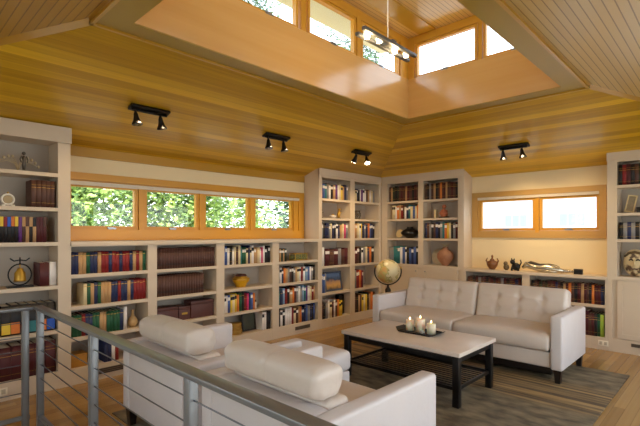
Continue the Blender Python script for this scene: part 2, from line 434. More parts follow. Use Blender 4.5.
# ------------------------------------------------------------------ bookcases
def bookcase(name, label, wall, start, end, z1, cols, shelves, kick=.13, z0c=.16, header=None, cupboard=None, ztop_open=2.31, side_left=True, side_right=True, group=None, depth=.32, door_splits=None, bevel=.0):
    """built in wall coordinates: u runs to the viewer's right along the wall, w into the wall.
    cols = [(u0,u1)], shelves = z of the shelf top surfaces, cupboard = z below which doors fill the front."""
    if wall == 'back': loc, rz = (start, YF, 0), 0
    else: loc, rz = (XF, start, 0), -pi/2
    W = end
    t = thing(name, label, 'bookcase', loc, rz, group)
    z0 = cupboard if cupboard else z0c
    f = MB(); u = 0
    edges = []
    for a, b in cols: edges.append((u, a)); u = b
    edges.append((u, W))
    for a, b in edges: f.box(a, b, 0, .022, z0 if cupboard else 0, z1)
    f.box(0, W, .001, .021, ztop_open, z1 - .0005)
    if not cupboard: f.box(0, W, .001, .021, 0, z0c)
    else:
        f.box(0, W, .001, .021, cupboard-.045, cupboard); f.box(0, W, .001, .021, 0, kick)
        f.box(0, .05, .001, .021, kick, cupboard-.045); f.box(W-.05, W, .001, .021, kick, cupboard-.045)
    f.build('face_frame', M_cab, t)
    if cupboard:
        c = MB(); c.box(.021, W-.021, .0215, .03, kick, cupboard-.035); c.build('cupboard_front', M_cab, t)
    ta, tb = min(.02, edges[0][1]), min(.02, W-edges[-1][0])
    zt_ = min(ztop_open+.01, z1-.004)
    sd = MB(); sd.box(0, ta, .022, depth, 0, z1-.001); sd.build('side_panel', M_cab, t)
    sd = MB(); sd.box(W-tb, W, .022, depth, 0, z1-.001); sd.build('side_panel', M_cab, t)
    for a, b in edges[1:-1]:
        c = MB(); c.box(a+.012, b-.012, .022, depth-.012, z0, zt_); c.build('divider', M_cab, t)
    for (a, b), e in ((edges[0], 0), (edges[-1], 1)):
        c = MB()
        if e == 0 and b-a > .03: c.box(b-.02, b-.0, .022, depth-.012, z0, zt_)
        elif e == 1 and b-a > .03: c.box(a, a+.02, .022, depth-.012, z0, zt_)
        if len(c.bm.verts): c.build('divider', M_cab, t)
        else: c.bm.free()
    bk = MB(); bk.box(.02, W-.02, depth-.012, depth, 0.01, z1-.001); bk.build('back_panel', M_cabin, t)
    tp = MB(); tp.box(.02, W-.02, .022, depth-.012, zt_, z1-.002); tp.build('top_panel', M_cab, t)
    for a, b in cols:
        for z in shelves:
            s_ = MB(); s_.box(max(a-.011, ta), min(b+.011, W-tb), .004, depth-.012, z-.034, z); s_.build('shelf', M_cab, t)
        s_ = MB(); s_.box(max(a-.011, ta), min(b+.011, W-tb), .022, depth-.012, z0-.03, z0); s_.build('shelf', M_cab, t)
    if cupboard:
        dz0, dz1 = kick+.01, cupboard-.055
        for a, b in door_splits:
            d = MB(); r = .055
            d.box(a, b, .0, .018, dz0, dz0+r); d.box(a, b, .0, .018, dz1-r, dz1)
            d.box(a, a+r, .0, .018, dz0+r, dz1-r); d.box(b-r, b, .0, .018, dz0+r, dz1-r)
            d.box(a+r, b-r, .012, .017, dz0+r, dz1-r)
            dd = d.build('door', M_cab, t)
            k = MB(); k.sphere(((b-.03) if a < W*.4 else a+.03, -.012, dz1-.05), .011, 10, 6); k.build('knob', M_chrome, dd)
    return t

# tall left bookcase
bookcase('tall_bookcase', 'tall cream bookcase against the back wall at the left edge, beside the railing', 'back', .35, .99, 2.44,
         [(.10, .885)], [2.01, 1.69, 1.37, .965, .55], ztop_open=2.30, z0c=.16)
m = MB(); m.box(.345, 1.343, YF-.028, YF-.001, 2.30, 2.445); trim(m, M_cab)
# four low units
lowcols = [(1.34, 2.142, 1.345, 2.093), (2.142, 2.995, 2.194, 2.946), (2.995, 3.885, 3.06, 3.83), (3.885, 4.738, 3.946, 4.722)]
lown = ['low cream bookcase nearest the tall left bookcase, filled with navy, red and tan books',
        'low cream bookcase filled with matching brown volumes and wooden boxes',
        'low cream bookcase holding the yellow lidded bowl on its second shelf',
        'low cream bookcase next to the corner, holding the small glass box']
for (a, b, c, d), nm in zip(lowcols, lown):
    bookcase('low_bookcase', nm, 'back', a, b-a, 1.33, [(c-a, d-a)], [1.055, .75, .45], ztop_open=1.322, z0c=.15, group='low bookcases under the long windows')
m = MB(); m.box(1.342, 4.738, YF-.02, YW-.021-.012, 1.331, 1.37)
tag(m.build('countertop', M_cab), 'long cream wooden top on the low bookcases, below the row of four windows', 'countertop')
# corner unit on the back wall
bookcase('corner_bookcase', 'tall cream two-column bookcase on the window wall, reaching into the corner', 'back', 4.74, 1.605, 2.44,
         [(.07, .745), (.86, 1.53)], [1.99, 1.69, 1.37, .945, .53], ztop_open=2.31, z0c=.125)
m = MB(); m.box(4.735, 6.33, YF-.015, YF-.001, 2.345, 2.445); trim(m, M_cab)
# corner unit on the right wall (u = 4.565 - Y)
bookcase('corner_bookcase', 'tall cream two-column bookcase behind the sofa with black pot and cupboard doors below', 'right', 4.565, 1.536, 2.44,
         [(.118, .737), (.832, 1.44)], [2.005, 1.70, 1.37], ztop_open=2.315, cupboard=.93, kick=.10, depth=.30,
         door_splits=[(.13, .73), (.84, 1.43)])
m = MB(); m.box(XF-.015, XF-.001, 3.024, 4.55, 2.345, 2.445); trim(m, M_cab)
# low unit on the right wall
bookcase('low_bookcase', 'low cream two-bay bookcase behind the sofa, under the window pair', 'right', 3.027, 1.865, .875,
         [(.03, .856), (.956, 1.845)], [.553], ztop_open=.872, z0c=.15, depth=.30)
m = MB(); m.box(XF-.015, XW-.001, 1.163, 3.026, .876, .915)
tag(m.build('countertop', M_cab), 'cream wooden top behind the sofa carrying the silver sculpture', 'countertop')
# tall right bookcase
bookcase('tall_bookcase', 'tall cream bookcase at the right edge with a cupboard door below', 'right', 1.16, 1.10, 2.44,
         [(.103, 1.0)], [2.04, 1.70, 1.38], ztop_open=2.325, cupboard=.925, kick=.16, depth=.30, door_splits=[(.105, .545), (.555, .995)])
m = MB(); m.box(XF-.015, XF-.001, .06, 1.163, 2.345, 2.445); trim(m, M_cab)
# grilles and outlets in the plinths
def grille(label, wall, c, z, w, h):
    m = MB(); g = MB()
    for k in range(3):
        zz = -h/2 + h*(k+.5)/3
        if wall == 'back': g.box(-w/2+.008, w/2-.008, -.009, -.006, zz-h*.11, zz+h*.11)
        else: g.box(-.009, -.006, -w/2+.008, w/2-.008, zz-h*.11, zz+h*.11)
    if wall == 'back': m.box(-w/2, w/2, -.006, 0, -h/2, h/2)
    else: m.box(-.006, 0, -w/2, w/2, -h/2, h/2)
    t = thing('floor_grille', label, 'vent', (c, YF, z) if wall == 'back' else (XF, c, z))
    m.build('plate', mat('bronze grille', lin(120,104,86), .5), t); g.build('slats', mat('grille slats', lin(70,58,46), .5), t)
grille('dark slotted vent in the plinth of the low bookcase beside the corner', 'back', 4.40, .085, .30, .05)
grille('dark slotted vent in the plinth below the navy and red books', 'back', 1.72, .08, .26, .055)
grille('dark slotted vent in the plinth of the tall right bookcase', 'right', .83, .11, .17, .04)
def outlet(label, wall, c, z):
    t = thing('outlet', label, 'outlet', (c, YF, z) if wall == 'back' else (XF, c, z), 0 if wall == 'back' else -pi/2)
    m = MB(); m.rbox((0, -.004, 0), (.055, .004, .033), .003, seg=2); m.build('cover_plate', mat('ivory plastic', lin(236,226,206), .4), t)
    for x in (-.025, .025):
        m = MB(); m.rbox((x, -.009, 0), (.015, .002, .02), .0015, seg=1); m.build('socket', mat('dark ivory plastic', lin(190,178,156), .4), t)
outlet('ivory outlet in the plinth right of the sofa', 'right', 1.20, .085)
outlet('ivory outlet in the plinth at the left edge', 'back', .79, .085)

# ------------------------------------------------------------------ books
PAL = {'navy': (34,44,84), 'red': (132,26,30), 'green': (28,86,56), 'tan': (186,146,100), 'brown': (84,52,42), 'black': (26,24,28),
       'white': (232,226,220), 'cream': (222,204,160), 'blue': (68,92,152), 'teal': (44,116,120), 'maroon': (78,24,30), 'orange': (214,120,48),
       'yellow': (226,192,58), 'grey': (134,132,132), 'purple': (96,48,118), 'pink': (206,52,110), 'light blue': (128,160,190), 'lime': (160,196,70),
       'dark green': (34,50,36), 'bright blue': (40,90,190), 'violet': (60,40,150)}
def bookmat(c): return mat('book '+c, lin(*PAL[c]), .55, var=.06, scale=40)
M_page = mat('book pages', lin(224,212,186), .8, var=.06, scale=120)
M_gold = mat('gold lettering', lin(200,160,80), .35, metal=.5)
BOOKS = []      # rows
def book_shape(mb, w, d, h, style, M=None, mo=0):
    """one book: boards and rounded spine (slot mo), page block (mo+1), spine bands or label (mo+2)"""
    e = min(.003, w*.12)
    def B(*a, mi): mb.box(*a, M=M, mi=mi)
    n = 4; pts = []
    for i in range(n+1):
        a = pi*i/n; pts.append((-w/2*cos(a), -.0045*sin(a)))
    tr = (lambda p: M @ Vector(p)) if M is not None else (lambda p: p)
    V0 = [mb.bm.verts.new(tr((x, y, 0))) for x, y in pts]; V1 = [mb.bm.verts.new(tr((x, y, h))) for x, y in pts]
    for i in range(n): mb.face([V0[i], V0[i+1], V1[i+1], V1[i]], mo, True)
    B0 = [mb.bm.verts.new(tr((x, .004, z))) for x in (-w/2, w/2) for z in (0, h)]
    mb.face(V1 + [B0[3], B0[1]], mo); mb.face(list(reversed(V0)) + [B0[0], B0[2]], mo)
    B(-w/2, -w/2+e, 0, d, 0, h, mi=mo); B(w/2-e, w/2, 0, d, 0, h, mi=mo)
    B(-w/2+e, w/2-e, .003, d-.004, .004, h-.005, mi=mo+1)
    bands = {'plain': [(.85, .87)], 'bands': [(.16, .168), (.72, .735), (.82, .828)], 'title': [(.70, .88)], 'low': [(0.05, .42)], 'top': [(.62, .995)], 'stripe': [(.18, .205), (.235, .25)]}.get(style, [])
    for z0, z1 in bands:
        q0 = [mb.bm.verts.new(tr((x*.985, y-.0008, h*z0))) for x, y in pts[0:n+1]]; q1 = [mb.bm.verts.new(tr((x*.985, y-.0008, h*z1))) for x, y in pts[0:n+1]]
        for i in range(n): mb.face([q0[i], q0[i+1], q1[i+1], q1[i]], mo+2, True)
def band_mat(style, c, alt=None):
    if alt: return bookmat(alt)
    if style in ('bands', 'plain'): return M_gold
    if style == 'stripe': return bookmat('black')
    if style == 'title': return bookmat('white' if c not in ('white', 'cream', 'yellow') else 'black')
    return M_gold
def row(where, wall, start, z, spec, end=None, h=(.18, .22), d=.2, w=None, style='mix', inset=.035, uniform=None, alts=None, seed=None):
    rnd = random.Random(seed or hash(where) % 1000 if False else (seed or len(BOOKS)+3))
    names = spec.split() if isinstance(spec, str) else spec
    names = [n.replace('_', ' ') for n in names]
    ws = [(rnd.uniform(.8, 1.25) if w is None else 1) for _ in names]
    if end is not None: k = (abs(end-start)) / sum(ws); ws = [q*k for q in ws]
    else: ws = [q*(w or .03) for q in ws]
    if isinstance(uniform, str): names_eff = [names[0]]*len(names)
    u = 0; lst = []
    for i, (c, wd) in enumerate(zip(names, ws)):
        hh = rnd.uniform(*h); st = style if style != 'mix' else rnd.choice(['plain', 'title', 'none', 'title', 'bands'])
        pos = u + wd/2; u += wd
        lst.append(dict(c=c, w=wd*.965, h=hh, d=d*rnd.uniform(.92, 1.0) if w is None else d, st=st, alt=(alts[i].replace('_', ' ') if alts else None), z=z,
                        wall=wall, pos=(start+pos) if wall == 'back' else (start-pos), inset=inset+rnd.uniform(0, .012 if w is None else .003)))
    BOOKS.append(dict(where=where, books=lst, uniform=uniform))
ORD = ['first','second','third','fourth','fifth','sixth','seventh','eighth','ninth','tenth','eleventh','twelfth']
def label_row(r):
    bs = r['books']; cs = [b['c'] for b in bs]; wh = r['where']
    trip = [(cs[i-1] if i else None, cs[i], cs[i+1] if i+1 < len(cs) else None) for i in range(len(cs))]
    for i, b in enumerate(bs):
        c = cs[i]; g = 'books on the '+wh
        if r['uniform']: b['label'] = r['uniform']; b['group'] = g; continue
        L, _, R = trip[i]
        if b['alt'] and sum(1 for q in bs if q['alt'] == b['alt'] and q['c'] == c) == 1: s_ = '%s and %s book, %s' % (c, b['alt'], wh)
        elif b['alt']:
            same = [q for q in bs if q['alt'] == b['alt'] and q['c'] == c]
            s_ = '%s %s and %s book from the left, %s' % (ORD[[id(q) for q in same].index(id(b))], c, b['alt'], wh)
        elif cs.count(c) == 1: s_ = 'only %s book on the %s' % (c, wh)
        elif L is None: s_ = '%s book at the left end, %s' % (c, wh)
        elif R is None: s_ = '%s book at the right end, %s' % (c, wh)
        elif trip.count(trip[i]) == 1 and L != c and R != c: s_ = '%s book between %s and %s, %s' % (c, L, R, wh)
        else: s_ = '%s %s book from the left, %s' % (ORD[cs[:i].count(c)], c, wh)
        b['label'] = s_; b['group'] = g

LT = 'of tall left bookcase'
row('second shelf '+LT, 'back', 1.03, 1.69, 'brown brown brown brown brown', end=1.222, h=(.245,.25), d=.2, w=.04, style='bands', uniform='dark brown leather volume with pale spine dots, second shelf of tall left bookcase')
row('third shelf '+LT, 'back', .66, 1.37, 'black black black black black black black black black black purple brown tan black tan maroon maroon maroon', end=1.15, h=(.225,.232), w=.03, style='top',
    alts='lime light_blue pink bright_blue orange yellow red bright_blue orange yellow purple tan brown tan black maroon maroon brown'.split())
row('fifth shelf '+LT, 'back', .60, .55, 'black black black black black black black black black', end=1.22, h=(.262,.27), w=.06, style='low',
    alts='white yellow violet yellow orange maroon teal orange bright_blue'.split())
row('bottom shelf '+LT, 'back', .62, .16, 'maroon maroon maroon maroon maroon maroon maroon', end=1.225, h=(.29,.30), w=.08, style='bands', uniform='thick maroon leather volume on the bottom shelf of tall left bookcase')
F1 = 'of first low bookcase'
row('top shelf '+F1, 'back', 1.35, 1.055, 'navy navy tan tan green navy navy tan red red navy red red navy red red navy tan red tan green', end=2.085, h=(.205,.215), w=.03, style='plain')
row('second shelf '+F1, 'back', 1.465, .75, 'cream green tan navy green tan tan tan navy navy red navy navy tan navy red red red red', end=2.085, h=(.205,.215), w=.03, style='plain')
row('third shelf '+F1, 'back', 1.35, .45, 'green green green red navy navy green green tan tan green green green green navy', end=1.845, h=(.205,.213), w=.03, style='plain')
row('third shelf '+F1+', standing taller', 'back', 1.85, .45, 'white', end=1.885, h=(.235,.235), w=.03, style='none', uniform='tall white book right of the green row, third shelf of first low bookcase')
row('bottom shelf '+F1, 'back', 1.66, .15, 'navy navy white red', end=1.80, h=(.2,.22), w=.03, style='none')
row('top shelf of second low bookcase', 'back', 2.205, 1.055, ['brown']*23, end=2.94, h=(.228,.23), w=.03, style='stripe', uniform='matching brown volume with dark lower stripe, top shelf of second low bookcase')
row('second shelf of second low bookcase', 'back', 2.205, .75, ['brown']*18, end=2.79, h=(.228,.23), w=.03, style='stripe', uniform='matching brown volume with dark lower stripe, second shelf of second low bookcase')
F3 = 'of third low bookcase'
row('top shelf '+F3, 'back', 3.07, 1.055, 'blue blue white black white cream brown cream teal green green cream navy cream white tan tan cream white pink white black black black', end=3.825, h=(.19,.24))
row('third shelf '+F3, 'back', 3.07, .45, 'white white blue yellow cream yellow orange green black red pink navy blue orange', end=3.56, h=(.21,.235))
row('bottom shelf '+F3, 'back', 3.68, .15, 'white white black black', end=3.825, h=(.235,.25), w=.03)
F4 = 'of fourth low bookcase'
row('top shelf '+F4, 'back', 3.955, 1.055, 'brown tan dark_green tan dark_green', end=4.12, h=(.17,.19))
row('second shelf '+F4, 'back', 3.955, .75, 'black white navy orange tan grey brown black grey tan cream white red white light_blue blue white grey black', end=4.70, h=(.19,.23))
row('third shelf '+F4, 'back', 3.955, .45, 'teal navy light_blue red black tan orange maroon grey white grey light_blue teal purple white cream red tan', end=4.70, h=(.18,.24))
row('bottom shelf '+F4, 'back', 3.955, .15, 'black white black white white white red cream brown tan orange navy navy blue grey navy black blue', end=4.70, h=(.2,.25))
CL, CR = 'of corner bookcase left column', 'of corner bookcase middle column'
CR = 'in the corner column'
CL = 'in the column left of the corner column'
CL = 'of window-wall corner bookcase, left bay'; CR = 'of window-wall corner bookcase, right bay'
row('top shelf '+CL, 'back', 4.82, 1.99, 'pink blue teal grey white black tan purple white cream yellow tan navy grey', end=5.47, h=(.21,.25))
row('third shelf '+CL, 'back', 4.82, 1.37, 'grey black navy navy grey cream navy black white navy tan cream pink grey', end=5.47, h=(.2,.25))
row('fourth shelf '+CL, 'back', 4.92, .945, 'maroon brown maroon grey brown maroon', end=5.47, h=(.25,.27))
row('fifth shelf '+CL, 'back', 4.83, .53, 'blue blue grey', end=4.95, h=(.26,.30))
row('bottom shelf '+CL, 'back', 4.84, .125, 'maroon black grey white cream maroon white brown orange yellow yellow', end=5.33, h=(.22,.28))
row('top shelf '+CR, 'back', 5.61, 1.99, 'grey cream navy black white purple white white brown tan white cream grey', end=6.2, h=(.19,.23))
row('third shelf '+CR, 'back', 5.61, 1.37, 'orange tan cream white yellow navy grey navy orange blue navy black', end=6.2, h=(.23,.26))
row('fourth shelf '+CR, 'back', 5.61, .945, 'red maroon brown black white grey cream navy orange black', end=6.18, h=(.24,.28))
row('fifth shelf '+CR, 'back', 5.61, .53, 'maroon grey red red orange red maroon', end=5.88, h=(.28,.31))
row('bottom shelf '+CR, 'back', 5.61, .125, 'maroon brown black tan brown yellow cream yellow black tan orange brown', end=6.2, h=(.27,.31))
RL, RR = 'of sofa-side corner bookcase, left bay', 'of sofa-side corner bookcase, right bay'
row('top shelf '+RL, 'right', 4.43, 2.005, 'brown tan dark_green black dark_green brown maroon brown tan maroon brown black maroon brown', end=3.845, h=(.25,.27), style='bands')
row('second shelf '+RL, 'right', 4.37, 1.70, 'cream cream white orange tan red brown white navy teal cream blue cream orange', end=3.845, h=(.2,.25))
row('bottom shelf '+RL, 'right', 4.43, .93, 'grey grey teal teal teal white blue white black blue navy blue black', end=3.845, h=(.27,.31))
row('top shelf '+RR, 'right', 3.72, 2.005, 'brown black grey brown tan black brown orange brown maroon tan brown brown maroon brown black', end=3.145, h=(.25,.27), style='bands')
row('third shelf '+RR, 'right', 3.72, 1.37, 'navy brown grey black brown navy black grey teal orange yellow cream black grey maroon', end=3.145, h=(.24,.27))
SB = 'shelf behind sofa, '
row('upper shelf behind sofa, left bay', 'right', 2.985, .553, 'maroon brown black maroon grey brown maroon black brown maroon black maroon brown grey maroon black brown maroon navy maroon', end=2.20, h=(.235,.255), style='bands')
row('upper shelf behind sofa, right bay', 'right', 2.055, .553, 'black brown maroon dark_green brown black maroon brown maroon navy brown black tan maroon orange brown black maroon tan maroon brown black orange maroon maroon navy', end=1.20, h=(.235,.26), style='bands')
row('lower shelf behind sofa, right bay', 'right', 1.62, .15, 'maroon brown black maroon brown tan maroon brown maroon black green lime', end=1.20, h=(.27,.31), style='bands')
RT = 'of tall right bookcase'
row('top shelf '+RT, 'right', 1.05, 2.04, 'black red maroon black brown dark_green black maroon brown', end=.68, h=(.245,.255), w=.03, style='bands')
row('third shelf '+RT, 'right', 1.04, 1.38, 'black grey navy grey black grey navy black grey', end=.68, h=(.2,.21), w=.03, style='bands')

FPX = 434.6
A43 = radians(43.8)
def cam_area(b):
    x, y = (b['pos'], YF) if b['wall'] == 'back' else (XF, b['pos'])
    dep = x*cos(A43) + y*sin(A43); lat = x*sin(A43) - y*cos(A43)
    if abs(lat/dep*FPX) > 322: return 0
    n = (y/sqrt(x*x+y*y)) if b['wall'] == 'back' else (x/sqrt(x*x+y*y))
    return b['w']*b['h']*n*FPX*FPX/dep/dep
allb = []
for r in BOOKS:
    label_row(r)
    for b in r['books']:
        b['area'] = cam_area(b) * (0.3 if 'behind sofa, left' in r['where'] else 1)
        if 'lower shelf behind' in r['where']: b['area'] *= .7
        if b['area'] > 0: allb.append(b)
allb.sort(key=lambda b: -b['area'])
def place(b):
    if b['wall'] == 'back': return Matrix.Translation((b['pos'], YF+b['inset'], b['z']+.0006))
    return Matrix.Translation((XF+b['inset'], b['pos'], b['z']+.0006)) @ Matrix.Rotation(-pi/2, 4, 'Z')
for b in allb[:300]:
    m = MB(); book_shape(m, b['w'], b['d'], b['h'], b['st'])
    o = m.build('book', [bookmat(b['c']), M_page, band_mat(b['st'], b['c'], b['alt'])])
    o.matrix_world = place(b); tag(o, b['label'], 'book', b['group'])
rest = MB(); mats = []; mi = {}
for b in allb[300:]:
    ms = [bookmat(b['c']), M_page, band_mat(b['st'], b['c'], b['alt'])]
    key = tuple(x.name for x in ms)
    if key not in mi: mi[key] = len(mats); mats += ms
    book_shape(rest, b['w'], b['d'], b['h'], b['st'], place(b), mi[key])
o = rest.build('books', mats)
tag(o, 'the many smaller far books filling the corner bookcases and the shelf behind the sofa', 'books'); o['kind'] = 'stuff'

# ------------------------------------------------------------------ shelf objects
def lathe_thing(name, label, cat, loc, prof, mt, n=20, **kw):
    m = MB(); m.lathe(prof, n=n, **kw); o = m.build(name, mt); o.location = loc; return tag(o, label, cat)
M_bronze = mat('dark bronze', lin(92,84,74), .4, metal=.6)
M_brass = mat('old brass', lin(196,154,60), .35, metal=.6)
YS = 4.70
# top shelf, left: figurine with spread fan behind
t = thing('figurine', 'slender dark bronze figurine on the top shelf of the tall left bookcase', 'figurine', (.985, 4.66, 2.0106))
m = MB(); m.lathe([(0,0),(.032,0),(.03,.008),(.012,.016),(.01,.022),(0,.022)], n=14); m.build('base', M_bronze, t)
m = MB(); m.tube([(0,0,.02),(0,0,.06),(.003,0,.10),(0,0,.125),(0,0,.145)], [.012,.016,.013,.019,.008], 10)
m.sphere((0,0,.165), .016, 12, 8); m.tube([(-.018,0,.14),(-.03,-.004,.11),(-.022,-.014,.08)], .005, 6); m.tube([(.018,0,.14),(.03,-.004,.11),(.022,-.014,.08)], .005, 6)
m.build('body', M_bronze, t)
t = thing('branch_ornament', 'pale gilded branch ornament spreading behind the bronze figurine', 'ornament', (.96, 4.76, 2.0106))
m = MB(); m.lathe([(0,0),(.03,0),(.025,.01),(0,.012)], n=12); m.build('base', M_brass, t)
m = MB()
rr = random.Random(3)
for s_ in (-1, 1):
    for k in range(5):
        a = .35 + .25*k; L = .12+.012*k
        p = [(0,0,.01)] + [(s_*sin(a*q/3)*L*q/3, rr.uniform(-.01,.01), .01+cos(a*q/3)*L*q/3+.02) for q in (1,2,3)]
        m.tube(p, [.004,.003,.003,.002], 5); m.sphere(p[-1], .012, 8, 6, (1,.5,1.3))
m.build('branches', mat('pale gilt', lin(196,176,140), .4, metal=.3), t)
# ring clock
t = thing('mantel_clock', 'small white ring-shaped clock on the second shelf of the tall left bookcase', 'clock', (.865, 4.66, 1.6906))
m = MB(); m.tube([(.045*cos(2*pi*k/24), 0, .062+.045*sin(2*pi*k/24)) for k in range(24)], .008, 8, closed=True); m.build('ring', mat('white enamel', lin(232,226,212), .3), t)
m = MB(); m.tube([(0,.006,.062),(0,-.002,.062)], .034, 20); m.build('dial', mat('tan dial', lin(170,150,112), .5), t)
for s_ in (-1,1):
    m = MB(); m.rbox((s_*.035,0,.008),(.014,.018,.008),.004); m.build('foot', MATS['white enamel'], t)
m = MB(); m.sphere((0,0,.122),.009,8,6); m.build('finial', M_brass, t)
# bell on ring stand
t = thing('hanging_bell', 'golden bell in a round iron stand on the fourth shelf of tall left bookcase', 'bell', (.955, 4.66, .9656))
m = MB(); m.rbox((0,0,.008),(.10,.04,.008),.005); m.build('base', M_black, t)
m = MB(); m.tube([(.088*sin(2*pi*k/24), 0, .115-.095*cos(2*pi*k/24)) for k in range(24)], .006, 6, closed=True)
m.tube([(-.075,0,.262),(-.045,0,.238),(0,0,.246),(.045,0,.238),(.075,0,.262)], .006, 6); m.tube([(0,0,.205),(0,0,.27)], .006, 6)
m.build('iron_stand', M_black, t)
m = MB(); m.lathe([(0,.175),(.02,.172),(.028,.15),(.042,.13),(.046,.07),(.05,.055),(.042,.055),(0,.09)], n=20); m.tube([(0,0,.17),(0,0,.205)], .005, 6)
m.build('bell', M_brass, t)
for nm, c, x0, x1, hh, lb in (('book', 'maroon', 1.098, 1.172, .215, 'thick dark maroon book standing right of the golden bell'), ('book', 'white', 1.176, 1.232, .22, 'thick white book between the dark maroon book and the bookcase side')):
    m = MB(); book_shape(m, x1-x0, .22, hh, 'none'); o = m.build(nm, [bookmat(c), M_page, M_gold]); o.location = ((x0+x1)/2, 4.61, .9656); tag(o, lb, 'book')
# low bookcase 1
t = thing('vase', 'small tan bottle-necked vase right of the white book, third shelf of first low bookcase', 'vase', (1.975, 4.68, .4506))
m = MB(); m.lathe([(0,0),(.032,0),(.046,.03),(.05,.06),(.04,.09),(.016,.12),(.012,.16),(.02,.18),(.014,.18),(0,.15)], n=20); m.build('body', mat('tan glaze', lin(186,150,98), .4, var=.25), t)
t = thing('storage_box', 'yellow wooden box on the bottom shelf of the first low bookcase', 'box', (1.43, 4.70, .1506))
m = MB(); m.rbox((0,0,.055),(.075,.08,.055),.004); m.build('body', mat('yellow wood', lin(180,128,50), .45, var=.2), t)
m = MB(); m.rbox((0,0,.118),(.078,.083,.008),.004); m.build('lid', MATS['yellow wood'], t)
# low bookcase 2: three boxes
M_box = mat('red brown box', lin(86,46,38), .5, var=.2)
for lb, x0, x1, hh, br in (('dark brown wooden box left of the brass-plated one, under the brown volumes', 2.21, 2.465, .165, 0),
                       ('small dark brown wooden box with a brass plate, between two larger boxes', 2.475, 2.62, .155, 1),
                       ('largest dark brown wooden box, at the right end under the brown volumes', 2.63, 2.935, .20, 0)):
    t = thing('wooden_box', lb, 'box', ((x0+x1)/2, 4.70, .4506), 0, 'wooden boxes below the brown volumes')
    w = (x1-x0)/2
    m = MB(); m.rbox((0,0,hh*.4),(w,.085,hh*.4),.005); m.build('body', M_box, t)
    m = MB(); m.rbox((0,0,hh*.9+.002),(w+.002,.087,hh*.1),.005); m.build('lid', M_box, t)
    if br: m = MB(); m.box(-.035,.035,-.089,-.086,hh*.4,hh*.55); m.build('plate', M_brass, t)
m = MB()
for k in range(5): m.rbox((random.uniform(-.01,.01),0,.014+k*.028),(.15,.1,.0135),.003,mi=0)
o = m.build('magazine_stack', mat('grey papers', lin(150,144,138), .6, var=.3, scale=60)); o.location = (2.5, 4.71, .1506); tag(o, 'stack of grey magazines low in the second low bookcase', 'magazines')
m = MB()
# low bookcase 3: bowl, baskets, picture, bottle
M_yel = mat('yellow glaze', lin(206,152,22), .3, var=.1)
t = thing('lidded_bowl', 'round yellow bowl with a banded dark lid in the third low bookcase', 'bowl', (3.40, 4.70, .7506))
m = MB(); m.lathe([(0,0),(.06,0),(.068,.01),(.085,.05),(.112,.085),(.108,.098),(0,.098)], n=28); m.build('body', M_yel, t)
m = MB(); m.lathe([(.112,.098),(.118,.106),(.108,.118),(.085,.122),(.08,.14),(0,.14)], n=28); m.build('lid', M_brass, t)
m = MB(); m.lathe([(.07,.14),(.075,.15),(.06,.165),(.03,.17),(0,.172)], n=28); m.build('lid_knob', M_box, t)
t = thing('small_bottle', 'small white bottle with dark cap beside the colourful books, third low bookcase', 'bottle', (3.585, 4.64, .4506))
m = MB(); m.lathe([(0,0),(.024,0),(.024,.075),(.014,.09),(0,.09)], n=14); m.build('body', mat('white ceramic', lin(228,220,208), .35), t)
m = MB(); m.lathe([(0,.09),(.014,.09),(.014,.115),(0,.115)], n=12); m.build('cap', M_black, t)
M_wick = mat('golden wicker', lin(168,128,54), .6, var=.4, scale=80, bump=.6)
for k, lb in enumerate(('lowest round golden basket of the stack in the third low bookcase', 'middle round golden basket of the stack in the third low bookcase', 'topmost round golden basket of the stack in the third low bookcase')):
    r_ = .095 - .004*k
    m = MB(); m.lathe([(0,0),(r_-.008,0),(r_,.012),(r_,.036),(r_+.004,.04),(r_,.046),(0,.046)], n=24); o = m.build('round_basket', M_wick); o.location = (3.30, 4.70, .1506+k*.0466); tag(o, lb, 'basket', 'stacked round baskets')
t = thing('framed_picture', 'dark framed picture leaning behind the baskets in the third low bookcase', 'picture', (3.55, 4.72, .1506))
R = Matrix.Rotation(radians(-8), 4, 'X')
m = MB(); m.box(-.11,.11,-.01,0,0,.02,M=R); m.box(-.11,.11,-.01,0,.22,.24,M=R); m.box(-.11,-.09,-.01,0,.02,.22,M=R); m.box(.09,.11,-.01,0,.02,.22,M=R); m.build('frame', M_darkw, t)
m = MB(); m.box(-.09,.09,-.006,0,.02,.22,M=R); m.build('print', mat('dark green print', lin(62,64,48), .4, var=.5, scale=12), t)
# low bookcase 4: glass box
t = thing('glass_box', 'small green glass box with brass edges on top shelf of the fourth low bookcase', 'box', (4.42, 4.68, 1.0556))
m = MB(); m.rbox((0,0,.05),(.12,.06,.045),.008); m.build('glass_sides', clearglass('green glass', lin(120,124,60), .55), t)
m = MB()
for z in (.006,.098): m.tube([(-.12,-.06,z),(.12,-.06,z),(.12,.06,z),(-.12,.06,z)], .006, 6, closed=True)
for x in (-.12,.12):
    for y in (-.06,.06): m.tube([(x,y,.004),(x,y,.1)], .005, 6)
m.build('brass_edges', M_brass, t)
